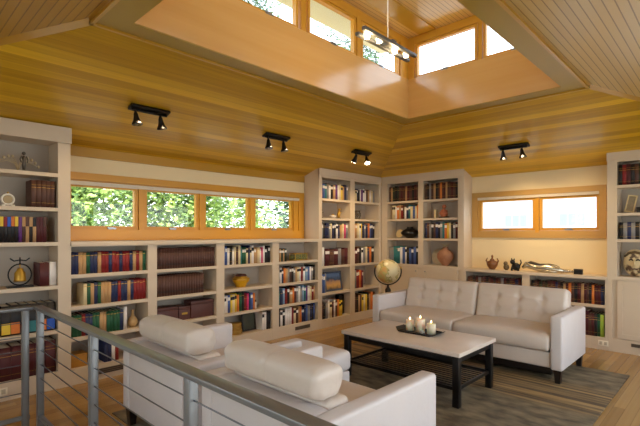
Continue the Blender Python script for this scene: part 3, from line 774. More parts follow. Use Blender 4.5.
# corner bookcase, window wall
def trinket(label, cat, name, x, z, parts):
    t = thing(name, label, cat, (x, 4.68, z+.0006)); parts(t)
def fig_small(t, mt, s=1.0):
    m = MB(); m.lathe([(0,0),(.03*s,0),(.028*s,.01*s),(0,.012*s)], n=12); m.build('base', M_bronze, t)
    m = MB(); m.tube([(0,0,.01*s),(0,0,.05*s),(.01*s,0,.09*s)], [.014*s,.02*s,.01*s], 8); m.sphere((.012*s,0,.105*s), .014*s, 10, 6); m.tube([(0,0,.06*s),(.035*s,-.01*s,.075*s)], .005*s, 6); m.build('body', mt, t)
trinket('small dark statuette left of the pale bowl, second shelf of window-wall corner bookcase', 'figurine', 'statuette', 4.90, 1.69, lambda t: fig_small(t, M_bronze, 1.2))
def bowlparts(t):
    m = MB(); m.lathe([(0,0),(.025,0),(.05,.03),(.055,.05),(.045,.05),(0,.02)], n=18); m.build('body', MATS['white ceramic'], t)
    m = MB(); m.sphere((0,0,.045), .028, 12, 8); m.build('orb', M_brass, t)
trinket('small pale footed bowl holding an orb, second shelf of window-wall corner bookcase', 'bowl', 'footed_bowl', 5.18, 1.69, bowlparts)
trinket('gilt and dark rider statuette right of the pale bowl', 'figurine', 'statuette', 5.32, 1.69, lambda t: fig_small(t, M_brass, 1.45))
def tankard(t):
    m = MB(); m.lathe([(0,0),(.06,0),(.055,.06),(.05,.12),(.055,.15),(.05,.15),(0,.02)], n=20); m.build('body', clearglass('smoky glass', lin(90,84,74), .6), t)
    m = MB(); m.tube([(.052,0,.13),(.09,0,.11),(.09,0,.05),(.055,0,.03)], .007, 8); m.build('handle', M_bronze, t)
trinket('smoky grey glass jug alone on a shelf near the room corner', 'jug', 'glass_jug', 5.80, 1.69, tankard)
m = MB(); book_shape(m, .075, .2, .29, 'none'); o = m.build('book', [bookmat('white'), M_page, M_gold]); o.location = (4.865, 4.61, .9456); tag(o, 'thick white book at the left end, fourth shelf of window-wall corner bookcase', 'book')
t = thing('framed_picture', 'framed landscape with blue sky and orange ground, fifth shelf of window-wall corner bookcase', 'picture', (5.18, 4.66, .5306))
R = Matrix.Rotation(radians(-9), 4, 'X')
m = MB(); m.box(-.20,.20,-.014,0,0,.03,M=R); m.box(-.20,.20,-.014,0,.28,.31,M=R); m.box(-.20,-.17,-.014,0,.03,.28,M=R); m.box(.17,.20,-.014,0,.03,.28,M=R); m.build('frame', mat('slate frame', lin(62,72,92), .4), t)
def landscape():
    m, nt, b = newmat('landscape print'); N, L = nt.nodes, nt.links
    tc = N.new('ShaderNodeTexCoord'); sp = N.new('ShaderNodeSeparateXYZ'); nz = N.new('ShaderNodeTexNoise'); nz.inputs['Scale'].default_value = 14
    L.new(tc.outputs['Object'], sp.inputs[0]); L.new(tc.outputs['Object'], nz.inputs['Vector'])
    a = N.new('ShaderNodeMath'); a.operation = 'MULTIPLY_ADD'; a.inputs[1].default_value = .12; L.new(nz.outputs['Fac'], a.inputs[0]); L.new(sp.outputs[2], a.inputs[2])
    cr = N.new('ShaderNodeValToRGB'); e = cr.color_ramp.elements; e[0].position = .08; e[0].color = lin(70,62,48); e[1].position = .30; e[1].color = lin(96,122,158)
    q = cr.color_ramp.elements.new(.15); q.color = lin(196,150,84); q = cr.color_ramp.elements.new(.21); q.color = lin(170,130,100); q = cr.color_ramp.elements.new(.25); q.color = lin(70,84,110)
    L.new(a.outputs[0], cr.inputs[0]); L.new(cr.outputs[0], b.inputs['Base Color']); return m
m = MB(); m.box(-.17,.17,-.008,0,.03,.28,M=R); m.build('print', landscape(), t)
m = MB(); m.rbox((0,0,.16),(.06,.045,.16),.01); o = m.build('black_case', M_black); o.location = (5.41, 4.74, .1256); tag(o, 'black upright case behind the yellow books, bottom of window-wall corner bookcase', 'case')
# corner bookcase, right wall
t = thing('black_pot', 'squat black round pot with a narrow mouth on the corner bookcase behind the sofa', 'pot', (6.47, 4.06, 1.3706))
m = MB(); m.lathe([(0,0),(.06,0),(.07,.015),(.14,.06),(.16,.09),(.135,.125),(.06,.165),(.05,.18),(.062,.195),(.052,.195),(.04,.17),(0,.1)], n=32); m.build('body', mat('black pottery', lin(22,21,22), .3), t)
t = thing('saucer', 'pale saucer leaning left of the squat black pot', 'saucer', (6.55, 4.31, 1.3706))
m = MB(); m.lathe([(0,0),(.05,.004),(.075,.016),(.07,.016),(0,.008)], n=24); o = m.build('plate', mat('pale glaze', lin(214,190,140), .4), t); o.rotation_euler = (0, radians(-72), 0); o.location = (0,0,.074)
t = thing('seated_figure_statue', 'reddish brown carved figure statue on the corner bookcase behind the sofa', 'statue', (6.47, 3.42, 1.7006))
M_terra = mat('terracotta', lin(176,104,72), .6, var=.3, scale=18)
m = MB(); m.rbox((0,0,.012),(.05,.07,.012),.006); m.build('base', M_darkw, t)
m = MB(); m.tube([(0,0,.02),(0,0,.07),(0,.005,.12),(0,0,.15)], [.055,.06,.045,.02], 12); m.sphere((0,0,.185), .034, 14, 10); m.tube([(0,-.045,.12),(-.03,-.06,.07),(-.045,-.02,.05)], .014, 8); m.tube([(0,.045,.12),(-.03,.06,.07),(-.045,.02,.05)], .014, 8); m.build('body', M_terra, t)
t = thing('bookend', 'pale wedge-shaped bookend left of the carved figure', 'bookend', (6.47, 3.57, 1.7006))
m = MB(); m.rbox((0,0,.07),(.035,.02,.07),.008); m.build('body', MATS['pale glaze'], t)
t = thing('round_vase', 'orange brown moon-shaped vase with a leafy rim behind the sofa', 'vase', (6.47, 3.40, .9306))
m = MB(); m.lathe([(0,0),(.06,0),(.055,.015),(.10,.06),(.145,.13),(.14,.19),(.10,.24),(.05,.265),(.04,.28),(.055,.30),(.045,.30),(0,.2)], n=32, sx=.6, sy=1); m.build('body', mat('mottled terracotta', lin(160,112,84), .4, var=.35, scale=14), t)
m = MB()
for k in range(7):
    a = -.9+.3*k; m.tube([(0,0.0,.29),(0,sin(a)*.05,.33),(0,sin(a)*.13,.33+.05*cos(a))], [.004,.004,.002], 5)
m.build('twigs', mat('pale twig', lin(180,160,120), .6), t)
t = thing('plate', 'large pale plate standing behind the moon-shaped vase', 'plate', (6.60, 3.56, .9306))
m = MB(); m.lathe([(0,0),(.08,.003),(.135,.02),(.13,.022),(0,.008)], n=32); o = m.build('disc', mat('grey brown glaze', lin(170,156,132), .35, var=.2), t); o.rotation_euler = (0, radians(-80), 0); o.location = (-.01,0,.135)
# on the counter behind the sofa
CZ = .9156
t = thing('crown_pot', 'small brown crown-shaped pot on the counter behind the sofa', 'pot', (6.45, 2.63, CZ))
m = MB(); m.lathe([(0,0),(.035,0),(.05,.02),(.075,.06),(.082,.10),(.07,.12),(.04,.13),(0,.13)], n=24); m.build('body', mat('brown glaze', lin(118,72,32), .4, var=.3), t)
m = MB(); m.lathe([(.04,.13),(.03,.15),(.012,.165),(.012,.18),(.018,.195),(.006,.215),(0,.22)], n=14); m.build('lid', MATS['brown glaze'], t)
for s_ in (-1,1):
    m = MB(); m.tube([(0,s_*.07,.09),(0,s_*.09,.13),(0,s_*.072,.17)], [.012,.012,.006], 8); m.build('horn', MATS['brown glaze'], t)
t = thing('pebble_figure', 'small mottled brown lump sculpture left of the dark animal carving', 'sculpture', (6.44, 2.42, CZ))
m = MB(); m.sphere((0,0,.045), .045, 14, 8, (.8,.9,1)); m.sphere((0,.01,.10), .03, 12, 8); m.build('body', mat('mottled bronze', lin(92,74,46), .5, var=.5, scale=30), t)
t = thing('animal_carving', 'dark carved crouching animal on the counter behind the sofa', 'carving', (6.44, 2.285, CZ))
m = MB(); m.sphere((0,0,.06), .06, 16, 10, (.7,1.0,.95)); m.sphere((-.005,.045,.125), .035, 12, 8); m.tube([(0,.055,.14),(0,.06,.18)], [.014,.005], 8); m.tube([(0,.03,.14),(0,.02,.175)], [.014,.005], 8)
m.tube([(-.02,.04,.06),(-.03,.05,.0)], .016, 8); m.tube([(-.02,-.04,.05),(-.03,-.04,.0)], .016, 8); m.tube([(0,-.05,.07),(0,-.075,.12),(0,-.06,.16)], .009, 8); m.build('body', M_black, t)
t = thing('silver_sculpture', 'long low silver reclining sculpture with curled tail on the counter behind the sofa', 'sculpture', (6.46, 1.87, CZ))
M_silver = mat('silver', lin(188,182,166), .25, metal=.85, var=.15, scale=20)
m = MB()
pts = [(0,.33,.05),(0,.28,.09),(0,.2,.07),(0,.1,.05),(0,0,.06),(0,-.1,.045),(0,-.2,.03)]
m.tube(pts, [.02,.045,.04,.045,.058,.04,.022], 14)
m.tube([(0,.20,.06),(.02,.12,.03),(-.03,.05,.02),(-.05,-.05,.018),(-.02,-.14,.018)], [.02,.022,.02,.018,.01], 10); m.build('body', M_silver, t)
m = MB(); m.tube([(0,.30,.1),(0,.22,.13),(0,.1,.105),(0,-.02,.115),(0,-.12,.10)], [.006,.02,.012,.008,.004], 8); m.build('dark_ridge', M_bronze, t)
m = MB()
for k in range(7): m.sphere((0,-.17-.022*k,.03-.0*k), .02-.001*k, 10, 6, (1,.7,1.5))
m.tube([(0,-.15,.05),(0,-.14,.085),(0,-.12,.09)], .006, 6); m.build('tail', M_silver, t)
t = thing('small_box', 'small black box on the counter right of the silver sculpture', 'box', (6.44, 1.495, CZ))
m = MB(); m.rbox((0,0,.028),(.03,.05,.028),.005); m.build('body', M_black, t)
m = MB(); m.rbox((0,0,.063),(.031,.051,.007),.004); m.build('lid', M_darkw, t)
# tall right bookcase objects
t = thing('framed_photo', 'small frame leaning at an angle on second shelf of tall right bookcase', 'picture', (6.47, .955, 1.711), -pi/2)
R = Matrix.Rotation(radians(-12), 4, 'X') @ Matrix.Rotation(radians(10), 4, 'Y')
m = MB(); m.box(-.05,.05,-.008,0,.0,.015,M=R); m.box(-.05,.05,-.008,0,.20,.215,M=R); m.box(-.05,-.035,-.008,0,.015,.2,M=R); m.box(.035,.05,-.008,0,.015,.2,M=R); m.build('frame', MATS['pale glaze'], t)
m = MB(); m.box(-.035,.035,-.004,0,.015,.2,M=R); m.build('photo', mat('sepia photo', lin(150,132,104), .5, var=.4), t)
t = thing('keepsake_box', 'dark brown lidded box on second shelf of tall right bookcase', 'box', (6.46, .80, 1.7006), -pi/2)
m = MB(); m.rbox((0,0,.025),(.07,.06,.025),.005); m.build('body', M_darkw, t)
m = MB(); m.rbox((0,0,.058),(.072,.062,.008),.004); m.build('lid', M_darkw, t)
t = thing('mask', 'cream and brown carved face mask standing on the tall right bookcase', 'mask', (6.47, .89, .9256))
M_mask, nt_, b_ = newmat('mask ivory')
tc_ = nt_.nodes.new('ShaderNodeTexCoord'); nz_ = nt_.nodes.new('ShaderNodeTexNoise'); nz_.inputs['Scale'].default_value = 11; nz_.inputs['Detail'].default_value = 3
cr_ = nt_.nodes.new('ShaderNodeValToRGB'); e_ = cr_.color_ramp.elements; e_[0].position = .40; e_[0].color = lin(84,62,44); e_[1].position = .50; e_[1].color = lin(208,186,142)
nt_.links.new(tc_.outputs['Object'], nz_.inputs['Vector']); nt_.links.new(nz_.outputs['Fac'], cr_.inputs[0]); nt_.links.new(cr_.outputs[0], b_.inputs['Base Color']); b_.inputs['Roughness'].default_value = .4
m = MB(); m.rbox((0,0,.17),(.06,.12,.165),(.055,.115,.15), seg=5, mid=2); m.build('face', M_mask, t)
for s_ in (-1,1):
    m = MB(); m.tube([(-.055,s_*.035-.02,.2),(-.064,s_*.035,.212),(-.055,s_*.035+.02,.2)], .009, 8); m.build('eye', M_darkw, t)
m = MB(); m.tube([(-.055,0,.21),(-.075,0,.17),(-.085,0,.145),(-.06,0,.135)], [.008,.012,.018,.01], 10); m.build('nose', M_mask, t)
m = MB(); m.tube([(-.055,-.03,.092),(-.062,0,.096),(-.055,.03,.092)], .008, 8); m.build('mouth', M_box, t)
m = MB(); m.tube([(-.02,-.10,.24),(-.045,-.06,.285),(-.05,0,.30),(-.045,.06,.285),(-.02,.10,.24)], .016, 8); m.build('headband', MATS['mottled bronze'], t)

# ------------------------------------------------------------------ rug
def rugmat():
    m, nt, b = newmat('grey brown striped rug'); N, L = nt.nodes, nt.links
    tc = N.new('ShaderNodeTexCoord'); sp = N.new('ShaderNodeSeparateXYZ'); L.new(tc.outputs['Object'], sp.inputs[0])
    mp = N.new('ShaderNodeMapping'); mp.inputs['Scale'].default_value = (7, 3.0, 1); L.new(tc.outputs['Object'], mp.inputs[0])
    n1 = N.new('ShaderNodeTexNoise'); n1.inputs['Scale'].default_value = 1.6; n1.inputs['Detail'].default_value = 5; L.new(mp.outputs[0], n1.inputs['Vector'])
    mp2 = N.new('ShaderNodeMapping'); mp2.inputs['Scale'].default_value = (22, .5, 1); L.new(tc.outputs['Object'], mp2.inputs[0])
    n2 = N.new('ShaderNodeTexNoise'); n2.inputs['Scale'].default_value = 1.0; n2.inputs['Detail'].default_value = 3; L.new(mp2.outputs[0], n2.inputs['Vector'])
    cr = N.new('ShaderNodeValToRGB'); e = cr.color_ramp.elements
    e[0].position = .35; e[0].color = lin(80,68,50); e[1].position = .66; e[1].color = lin(134,118,90); L.new(n1.outputs['Fac'], cr.inputs[0])
    cr2 = N.new('ShaderNodeValToRGB'); e = cr2.color_ramp.elements
    e[0].position = .44; e[0].color = lin(84,64,40); e[1].position = .60; e[1].color = lin(172,140,88); L.new(n2.outputs['Fac'], cr2.inputs[0])
    # stripe band between x = 3.95 and 4.75
    def mth(op, a, v):
        n = N.new('ShaderNodeMath'); n.operation = op
        for i, q in enumerate((a, v)):
            if isinstance(q, (int, float)): n.inputs[i].default_value = q
            else: L.new(q, n.inputs[i])
        return n.outputs[0]
    d = mth('ABSOLUTE', mth('SUBTRACT', sp.outputs[0], 4.32), 0)
    mr = N.new('ShaderNodeMapRange'); mr.inputs['From Min'].default_value = .42; mr.inputs['From Max'].default_value = .28; mr.clamp = True; L.new(d, mr.inputs['Value'])
    mx = N.new('ShaderNodeMix'); mx.data_type = 'RGBA'; L.new(mth('MULTIPLY', mr.outputs[0], .75), mx.inputs['Factor']); L.new(cr.outputs[0], mx.inputs['A']); L.new(cr2.outputs[0], mx.inputs['B'])
    L.new(mx.outputs['Result'], b.inputs['Base Color']); b.inputs['Roughness'].default_value = .75;
    n3 = N.new('ShaderNodeTexNoise'); n3.inputs['Scale'].default_value = 300; L.new(tc.outputs['Object'], n3.inputs['Vector'])
    bp = N.new('ShaderNodeBump'); bp.inputs['Strength'].default_value = .5; bp.inputs['Distance'].default_value = .003; L.new(n3.outputs['Fac'], bp.inputs['Height']); L.new(bp.outputs['Normal'], b.inputs['Normal'])
    return m
m = MB(); m.rbox((3.365, 2.205, .005), (2.0, 1.42, .005), .004, seg=2)
tag(m.build('area_rug', rugmat()), 'large grey brown rug with a band of golden stripes under the seating', 'rug')
RZ = .0105

# ------------------------------------------------------------------ sofa
SX, SY = 4.98, 2.31
t = thing('sofa', 'long cream leather three-seat sofa with tufted back cushions facing the coffee table', 'sofa', (SX, SY, RZ))
def W2L(x0, x1, y0, y1, z0, z1): return ((x0+x1)/2-SX, (y0+y1)/2-SY, (z0+z1)/2-RZ), ((x1-x0)/2, (y1-y0)/2, (z1-z0)/2)
def part_rbox(name, root, box, r, mt, M=None, disp=None, seg=3, mid=1, org=None):
    c, h = box; m = MB(); m.rbox(c, h, r, M=M, disp=disp, seg=seg, mid=mid); return m.build(name, mt, root)
for a, b in ((1.19, 1.30), (3.32, 3.43)):
    part_rbox('arm', t, W2L(4.555, 5.44, a, b, .135, .655), .022, M_leather2, seg=4)
part_rbox('base', t, W2L(4.59, 5.40, 1.305, 3.315, .14, .295), .02, M_leather)
part_rbox('under_shadow', t, W2L(4.70, 5.32, 1.33, 3.29, .045, .138), .005, M_darkw)  # dark box added as the shadow band under the base, not a sofa part
part_rbox('back_frame', t, W2L(5.34, 5.43, 1.305, 3.315, .14, .655), .03, M_leather)
def crown(hx, hy, hz, top, side=0.0):
    def f(p, n):
        a = max(0, 1-(p.x/hx)**2); b = max(0, 1-(p.y/hy)**2)
        return Vector((0, 0, (top if p.z > 0 else 0)*sqrt(a*b)*max(0, n.z if n.z > 0 else 0))) if n.z > 0 else Vector((0,0,0))
    return f
for a, b in ((1.305, 2.308), (2.312, 3.315)):
    bx = W2L(4.545, 5.20, a, b, .298, .462)
    part_rbox('seat_cushion', t, bx, (.05, .035, .05), M_leather, disp=crown(bx[1][0], bx[1][1], bx[1][2], .022), seg=4, mid=(6, 8, 1))
def tufts(cols, rows, hy, hz, depth, pull=.06, face=-1):
    pts = [((-1+2*(i+.5)/cols)*hy*.96 if False else (-1+2*(i+1)/(cols+1))*hy, (-1+2*(j+1)/(rows+1))*hz) for i in range(cols) for j in range(rows)]
    lines_y = sorted(set(p[0] for p in pts)); lines_z = sorted(set(p[1] for p in pts))
    def f(p, n):
        if n.x*face < .3: return Vector((0,0,0))
        e = 0
        for (y, z) in pts: e += math.exp(-((p.y-y)**2+(p.z-z)**2)/(.038**2))*depth
        for y in lines_y: e += math.exp(-((p.y-y)/.014)**2)*depth*.28
        for z in lines_z: e += math.exp(-((p.z-z)/.014)**2)*depth*.28
        bulge = .02*sqrt(max(0, 1-(p.y/hy)**2)*max(0, 1-(p.z/hz)**2))
        return Vector((face*(bulge-e), 0, 0))
    return f
for a, b in ((1.31, 2.306), (2.314, 3.31)):
    hy = (b-a)/2; hz = .215
    M = Matrix.Translation((5.26-SX, (a+b)/2-SY, .625-RZ)) @ Matrix.Rotation(radians(15), 4, 'Y')
    m = MB(); m.rbox((0,0,0), (.085, hy, hz), (.045, .04, .045), M=M, disp=tufts(3, 2, hy, hz, .022), seg=4, mid=(1, 48, 22))
    m.build('back_cushion', M_leather, t)
def leg(root, x, y, z0, z1, r0=.022, r1=.034, mt=M_darkw):
    m = MB()
    v0 = [m.bm.verts.new((x+a*r0, y+b*r0, z0)) for a, b in ((-1,-1),(1,-1),(1,1),(-1,1))]; v1 = [m.bm.verts.new((x+a*r1, y+b*r1, z1)) for a, b in ((-1,-1),(1,-1),(1,1),(-1,1))]
    m.face(list(reversed(v0))); m.face(v1)
    for i in range(4): j = (i+1) % 4; m.face([v0[i], v0[j], v1[j], v1[i]])
    return m.build('leg', mt, root)
for x in (4.60, 5.37):
    for y in (1.24, 3.38): leg(t, x-SX, y-SY, 0, .135)

# ------------------------------------------------------------------ armchairs
def armchair(x0, y0, label):
    """back towards -x, y0 = near side"""
    cx, cy = x0+.467, y0+.5
    t = thing('armchair', label, 'armchair', (cx, cy, RZ), 0, 'cream leather armchairs in front of the railing')
    def L(a, b, c, d, e, f): return ((a+b)/2-.467, (c+d)/2-.5, (e+f)/2-RZ), ((b-a)/2, (d-c)/2, (f-e)/2)
    for a, b in ((0, .105), (.895, 1.0)): part_rbox('arm', t, L(0, .93, a, b, .14, .65), .022, M_leather2, seg=4)
    part_rbox('back_panel', t, L(.0, .14, .108, .892, .14, .645), .02, M_leather2)
    part_rbox('base', t, L(.14, .90, .108, .892, .15, .30), .02, M_leather2)
    bx = L(.20, .925, .112, .888, .303, .455)
    part_rbox('seat_cushion', t, bx, (.04, .035, .045), M_leather, disp=crown(bx[1][0], bx[1][1], bx[1][2], .02), seg=4, mid=(6, 8, 1))
    bx = L(.142, .30, .115, .885, .46, .665)
    part_rbox('back_cushion', t, bx, (.04, .04, .03), M_leather, seg=4, mid=(1, 6, 2))
    # head roll lying over the back
    hy = .375
    rr = random.Random(int(y0*10))
    ph = rr.uniform(0, 6)
    def f(p, n):
        e = .010*math.exp(-(p.y/.010)**2)
        end = abs(p.y)/hy
        wr = .004*sin(p.y*60+p.z*40+ph)*max(0, end-.72)/.28 + .003*sin(p.x*70+p.z*35)*max(0, end-.8)/.2
        return n*(-e+wr+.010*(1-end**4)*max(0, n.z))
    m = MB(); m.rbox((0,0,0), (.108, hy, .08), (.075, .04, .06), M=Matrix.Translation((.165-.467, .5-.5, .748-RZ)), disp=f, seg=7, mid=(1, 40, 1))
    m.build('head_roll', M_leather, t)
    for x in (.05, .86):
        for y in (.05, .95): leg(t, x-.467, y-.5, 0, .142)
    return t
armchair(1.336, 2.35, 'cream leather armchair farther from the camera, with the ottoman in front of it')
armchair(1.336, 1.24, 'cream leather armchair nearest the camera, seen from behind over the railing')
# ottoman
t = thing('ottoman', 'square cream leather ottoman between the farther armchair and the coffee table', 'ottoman', (2.60, 2.72, RZ))
part_rbox('base', t, ((0,0,.185-RZ), (.262, .335, .095)), .02, M_leather2)
bx = ((0,0,.367-RZ), (.275, .348, .084)); part_rbox('cushion', t, bx, (.045, .045, .045), M_leather2, disp=crown(.275, .348, .08, .012), seg=4, mid=(6,6,1))
for x in (-.22, .22):
    for y in (-.29, .29): leg(t, x, y, 0, .092)

# ------------------------------------------------------------------ coffee table
TX, TY = 3.71, 2.265
t = thing('coffee_table', 'low coffee table with a pale stone top and black slatted metal frame on the rug', 'table', (TX, TY, RZ))
M_stone = mat('pale travertine', lin(222,206,192), .28, var=.12, scale=6)
m = MB(); m.rbox((0,0,.452-RZ), (.372, .636, .018), .004, seg=2); m.build('tabletop', M_stone, t)
for x in (-.325, .325):
    for y in (-.59, .59):
        m = MB(); m.rbox((x, y, .216-RZ/2), (.028, .028, .216-RZ/2), .003, seg=1); m.build('leg', M_black, t)
m = MB()
for x in (-.325, .325): m.box(x-.014, x+.014, -.565, .565, .378-RZ, .418-RZ)
for y in (-.59, .59): m.box(-.30, .30, y-.014, y+.014, .378-RZ, .418-RZ)
m.build('top_frame', M_black, t)
m = MB()
for x in (-.325, .325): m.box(x-.01, x+.01, -.565, .565, .145-RZ, .172-RZ)
for y in (-.59, .59): m.box(-.30, .30, y-.01, y+.01, .145-RZ, .172-RZ)
m.build('shelf_frame', M_black, t)
for k in range(11):
    m = MB(); x = -.32+.64*(k+1)/12; m.tube([(x,-.585,.160-RZ),(x,.585,.160-RZ)], .006, 6); m.build('shelf_bar', M_black, t)
# tray + candles
TZ = .4706
t = thing('tray', 'rectangular black tray with upturned ends holding three candles on the coffee table', 'tray', (3.80, 2.27, TZ), radians(0))
m = MB(); pr = [(-.235,.034),(-.20,.012),(-.17,.004),(.17,.004),(.20,.012),(.235,.034)]
wd = [.075,.105,.12,.12,.105,.075]
for (y0, z0), (y1, z1), w0, w1 in zip(pr, pr[1:], wd, wd[1:]):
    a = [m.bm.verts.new(p) for p in ((-w0,y0,z0),(w0,y0,z0),(w1,y1,z1),(-w1,y1,z1))]; b = [m.bm.verts.new(v.co-Vector((0,0,.004))) for v in a]
    m.face(a); m.face(list(reversed(b)))
    for i in range(4): j = (i+1) % 4; m.face([a[j], a[i], b[i], b[j]])
m.build('dish', M_black, t)
m = MB(); m.tube([(-.12,-.17,.008),(-.12,.17,.008)], .006, 6); m.build('rim', M_black, t)
m = MB(); m.tube([(.12,-.17,.008),(.12,.17,.008)], .006, 6); m.build('rim', M_black, t)
M_wax = mat('ivory wax', lin(240,226,196), .5, var=.05); MATS['ivory wax'].node_tree.nodes['Principled BSDF'].inputs['Subsurface Weight'].default_value = .3
for x, y, hh, r_, lb in ((3.80, 2.385, .100, .040, 'short ivory candle at the left end of the black tray'), (3.80, 2.265, .130, .046, 'tallest ivory candle, in the middle of the black tray'), (3.80, 2.145, .098, .043, 'short ivory candle at the right end of the black tray')):
    t = thing('pillar_candle', lb, 'candle', (x, y, TZ+.0046), 0, 'lit candles on the black tray')
    m = MB(); m.lathe([(0,0),(r_,0),(r_,hh),(r_-.004,hh+.002),(r_-.01,hh-.004),(0,hh-.005)], n=24); m.build('wax', M_wax, t)
    m = MB(); m.tube([(0,0,hh-.006),(0,0,hh+.008)], .0012, 5); m.build('wick', M_black, t)
    m = MB(); m.lathe([(0,hh+.004),(.006,hh+.012),(.005,hh+.02),(0,hh+.034)], n=10); m.build('flame', M_flame, t)
t = thing('votive_glass', 'small clear votive glass between the candles on the black tray', 'votive', (3.735, 2.205, TZ+.0046))
m = MB(); m.lathe([(0,0),(.018,0),(.022,.03),(.02,.03),(.015,.004),(0,.004)], n=16); m.build('glass', clearglass('clear glass', (.8,.8,.75,1), .3), t)

# ------------------------------------------------------------------ globe
GX, GY, GZ = 5.56, 3.88, .868
t = thing('globe', 'antique tan floor globe on a dark pedestal behind the far end of the sofa', 'globe', (GX, GY, 0))
def globemat():
    m, nt, b = newmat('antique globe'); N, L = nt.nodes, nt.links
    tc = N.new('ShaderNodeTexCoord'); nz = N.new('ShaderNodeTexNoise'); nz.inputs['Scale'].default_value = 5.2; nz.inputs['Detail'].default_value = 5; nz.inputs['Roughness'].default_value = .55
    L.new(tc.outputs['Object'], nz.inputs['Vector'])
    cr = N.new('ShaderNodeValToRGB'); e = cr.color_ramp.elements; e[0].position = .0; e[0].color = lin(216,202,158); e[1].position = 1; e[1].color = lin(150,120,66)
    for p, c in ((.52, (216,202,158)), (.535, (130,100,56)), (.55, (180,176,104)), (.63, (206,160,96))):
        q = cr.color_ramp.elements.new(p); q.color = lin(*c)
    L.new(nz.outputs['Fac'], cr.inputs[0]); L.new(cr.outputs[0], b.inputs['Base Color']); b.inputs['Roughness'].default_value = .3; return m
m = MB(); m.sphere((0,0,0), .185, 40, 24); o = m.build('sphere', globemat(), t); o.location = (0,0,GZ); o.rotation_euler = (radians(23), 0, radians(40))
# meridian ring in the plane facing the viewer, tilted
u = Vector((.722, -.692, 0))*-1; 
rv = Vector((.692, -.722, 0))     # direction across the view
m = MB(); ang = radians(20)
pts = []
for k in range(40):
    a = 2*pi*k/40; pts.append(Vector((0,0,GZ)) + (rv*cos(a) + Vector((0,0,1))*sin(a))*.203)
# half ring that carries the globe (bottom and both sides)
half = [Vector((0,0,GZ)) + (rv*cos(a) + Vector((0,0,1))*sin(a))*.205 for a in [radians(160)+radians(215)*k/30 for k in range(31)]]
m.tube(half, .010, 8); m.build('meridian_arc', M_black, t)
m = MB(); m.sphere(half[0], .015, 10, 8); m.sphere(half[-1], .015, 10, 8); m.build('pivots', M_brass, t)
m = MB(); m.lathe([(0,0),(.03,0),(.02,.03),(.038,.06),(.03,.09),(.015,.12),(.018,.40),(.035,.44),(.02,.48),(.042,.54),(.045,.58),(.02,.62),(.014,.66),(0,.66)], n=20, z=.004); m.build('pedestal', M_darkw, t)
for k in range(3):
    a = 2*pi*k/3+.4; m = MB(); m.tube([(.02*cos(a),.02*sin(a),.12),(.12*cos(a),.12*sin(a),.10),(.2*cos(a),.2*sin(a),.018)], [.018,.016,.014], 8); m.build('foot', M_darkw, t)

# ------------------------------------------------------------------ railing
RX, RY = .82, 3.49
t = thing('railing', 'blue grey steel railing with horizontal cables around the stair opening', 'railing', (RX, RY, 0))
def rl(name, mb, mt=M_steel): return mb.build(name, mt, t)
m = MB(); m.rbox((.0, (-.60-RY)/2, .940), (.030, (RY+.60)/2+.03, .011), .004, seg=2); rl('top_rail', m)
m = MB(); m.rbox(((-.56-RX)/2-.016, .0, .940), ((RX+.56)/2-.016, .030, .011), .004, seg=2); rl('top_rail', m)
posts = [(0, -.055), (0, 2.43-RY), (0, 1.44-RY), (0, .42-RY), (0, -.52-RY), (-.075, 0), (-1.3, 0)]
for x, y in posts:
    m = MB(); m.rbox((x, y, .41), (.02, .02, .52), .003, seg=1); rl('post', m)
m = MB(); m.box(-.012, .012, -.50-RY, -.04, .19, .215); rl('bottom_rail', m)
m = MB(); m.box(-1.3, -.05, -.012, .012, .19, .215); rl('bottom_rail', m)
for k in range(6):
    z = .845-.095*k
    m = MB(); m.tube([(0,-.50-RY,z),(0,-.04,z)], .0032, 6); rl('cable', m, M_cable)
    m = MB(); m.tube([(-1.3,0,z),(-.06,0,z)], .0032, 6); rl('cable', m, M_cable)

# ------------------------------------------------------------------ track lights
def track(label, cx, cy, cz, wall, aim, lit=False):
    rz = 0 if wall == 'back' else -pi/2
    t = thing('track_light', label, 'ceiling light', (cx, cy, cz), rz, 'black two-head ceiling spotlights')
    sl = Matrix.Rotation(-math.atan(SL), 4, 'X')
    m = MB(); m.rbox((0,0,-.012), (.19, .045, .012), .004, M=sl, seg=2); m.build('mounting_bar', M_black, t)
    m = MB(); m.tube([(-.17,0,-.035),(.17,0,-.035)], .012, 8); m.build('rod', M_black, t)
    for s_, hx in ((-1, -.135), (1, .105)):
        h = MB(); d = Vector(aim[0 if s_ < 0 else 1]).normalized(); p0 = Vector((hx, 0, -.03)); p1 = Vector((hx, -.01, -.075))
        h.tube([p0, p1], .011, 8); q = p1
        h.tube([q-d*.02, q+d*.0, q+d*.02, q+d*.06, q+d*.085, q+d*.1], [.012,.020,.022,.032,.046,.048], 16, caps=True)
        hd = h.build('lamp_head', M_black, t)
        b = MB(); b.tube([q+d*.098, q+d*.1015], .036, 16); b.build('lens', M_bulb if lit else mat('dim lens', lin(40,36,30), .2), hd)
    return t
track('black spotlight pair nearest the left, above the second window', 1.86, 4.03, 2.632, 'back', [(.1,-.1,-1), (.25,.15,-1)])
track('black spotlight pair above the third window', 3.44, 4.03, 2.632, 'back', [(.0,-.1,-1), (.1,-.1,-1)])
track('black spotlight pair near the ceiling hip by the room corner, one lens glowing', 5.03, 3.98, 2.648, 'back', [(-.1,.4,-1), (-.35,-.5,-1)], True)
track('black spotlight pair above the sofa and the two-pane window', 5.865, 2.11, 2.602, 'right', [(.0,.2,-1), (.1,.2,-1)])

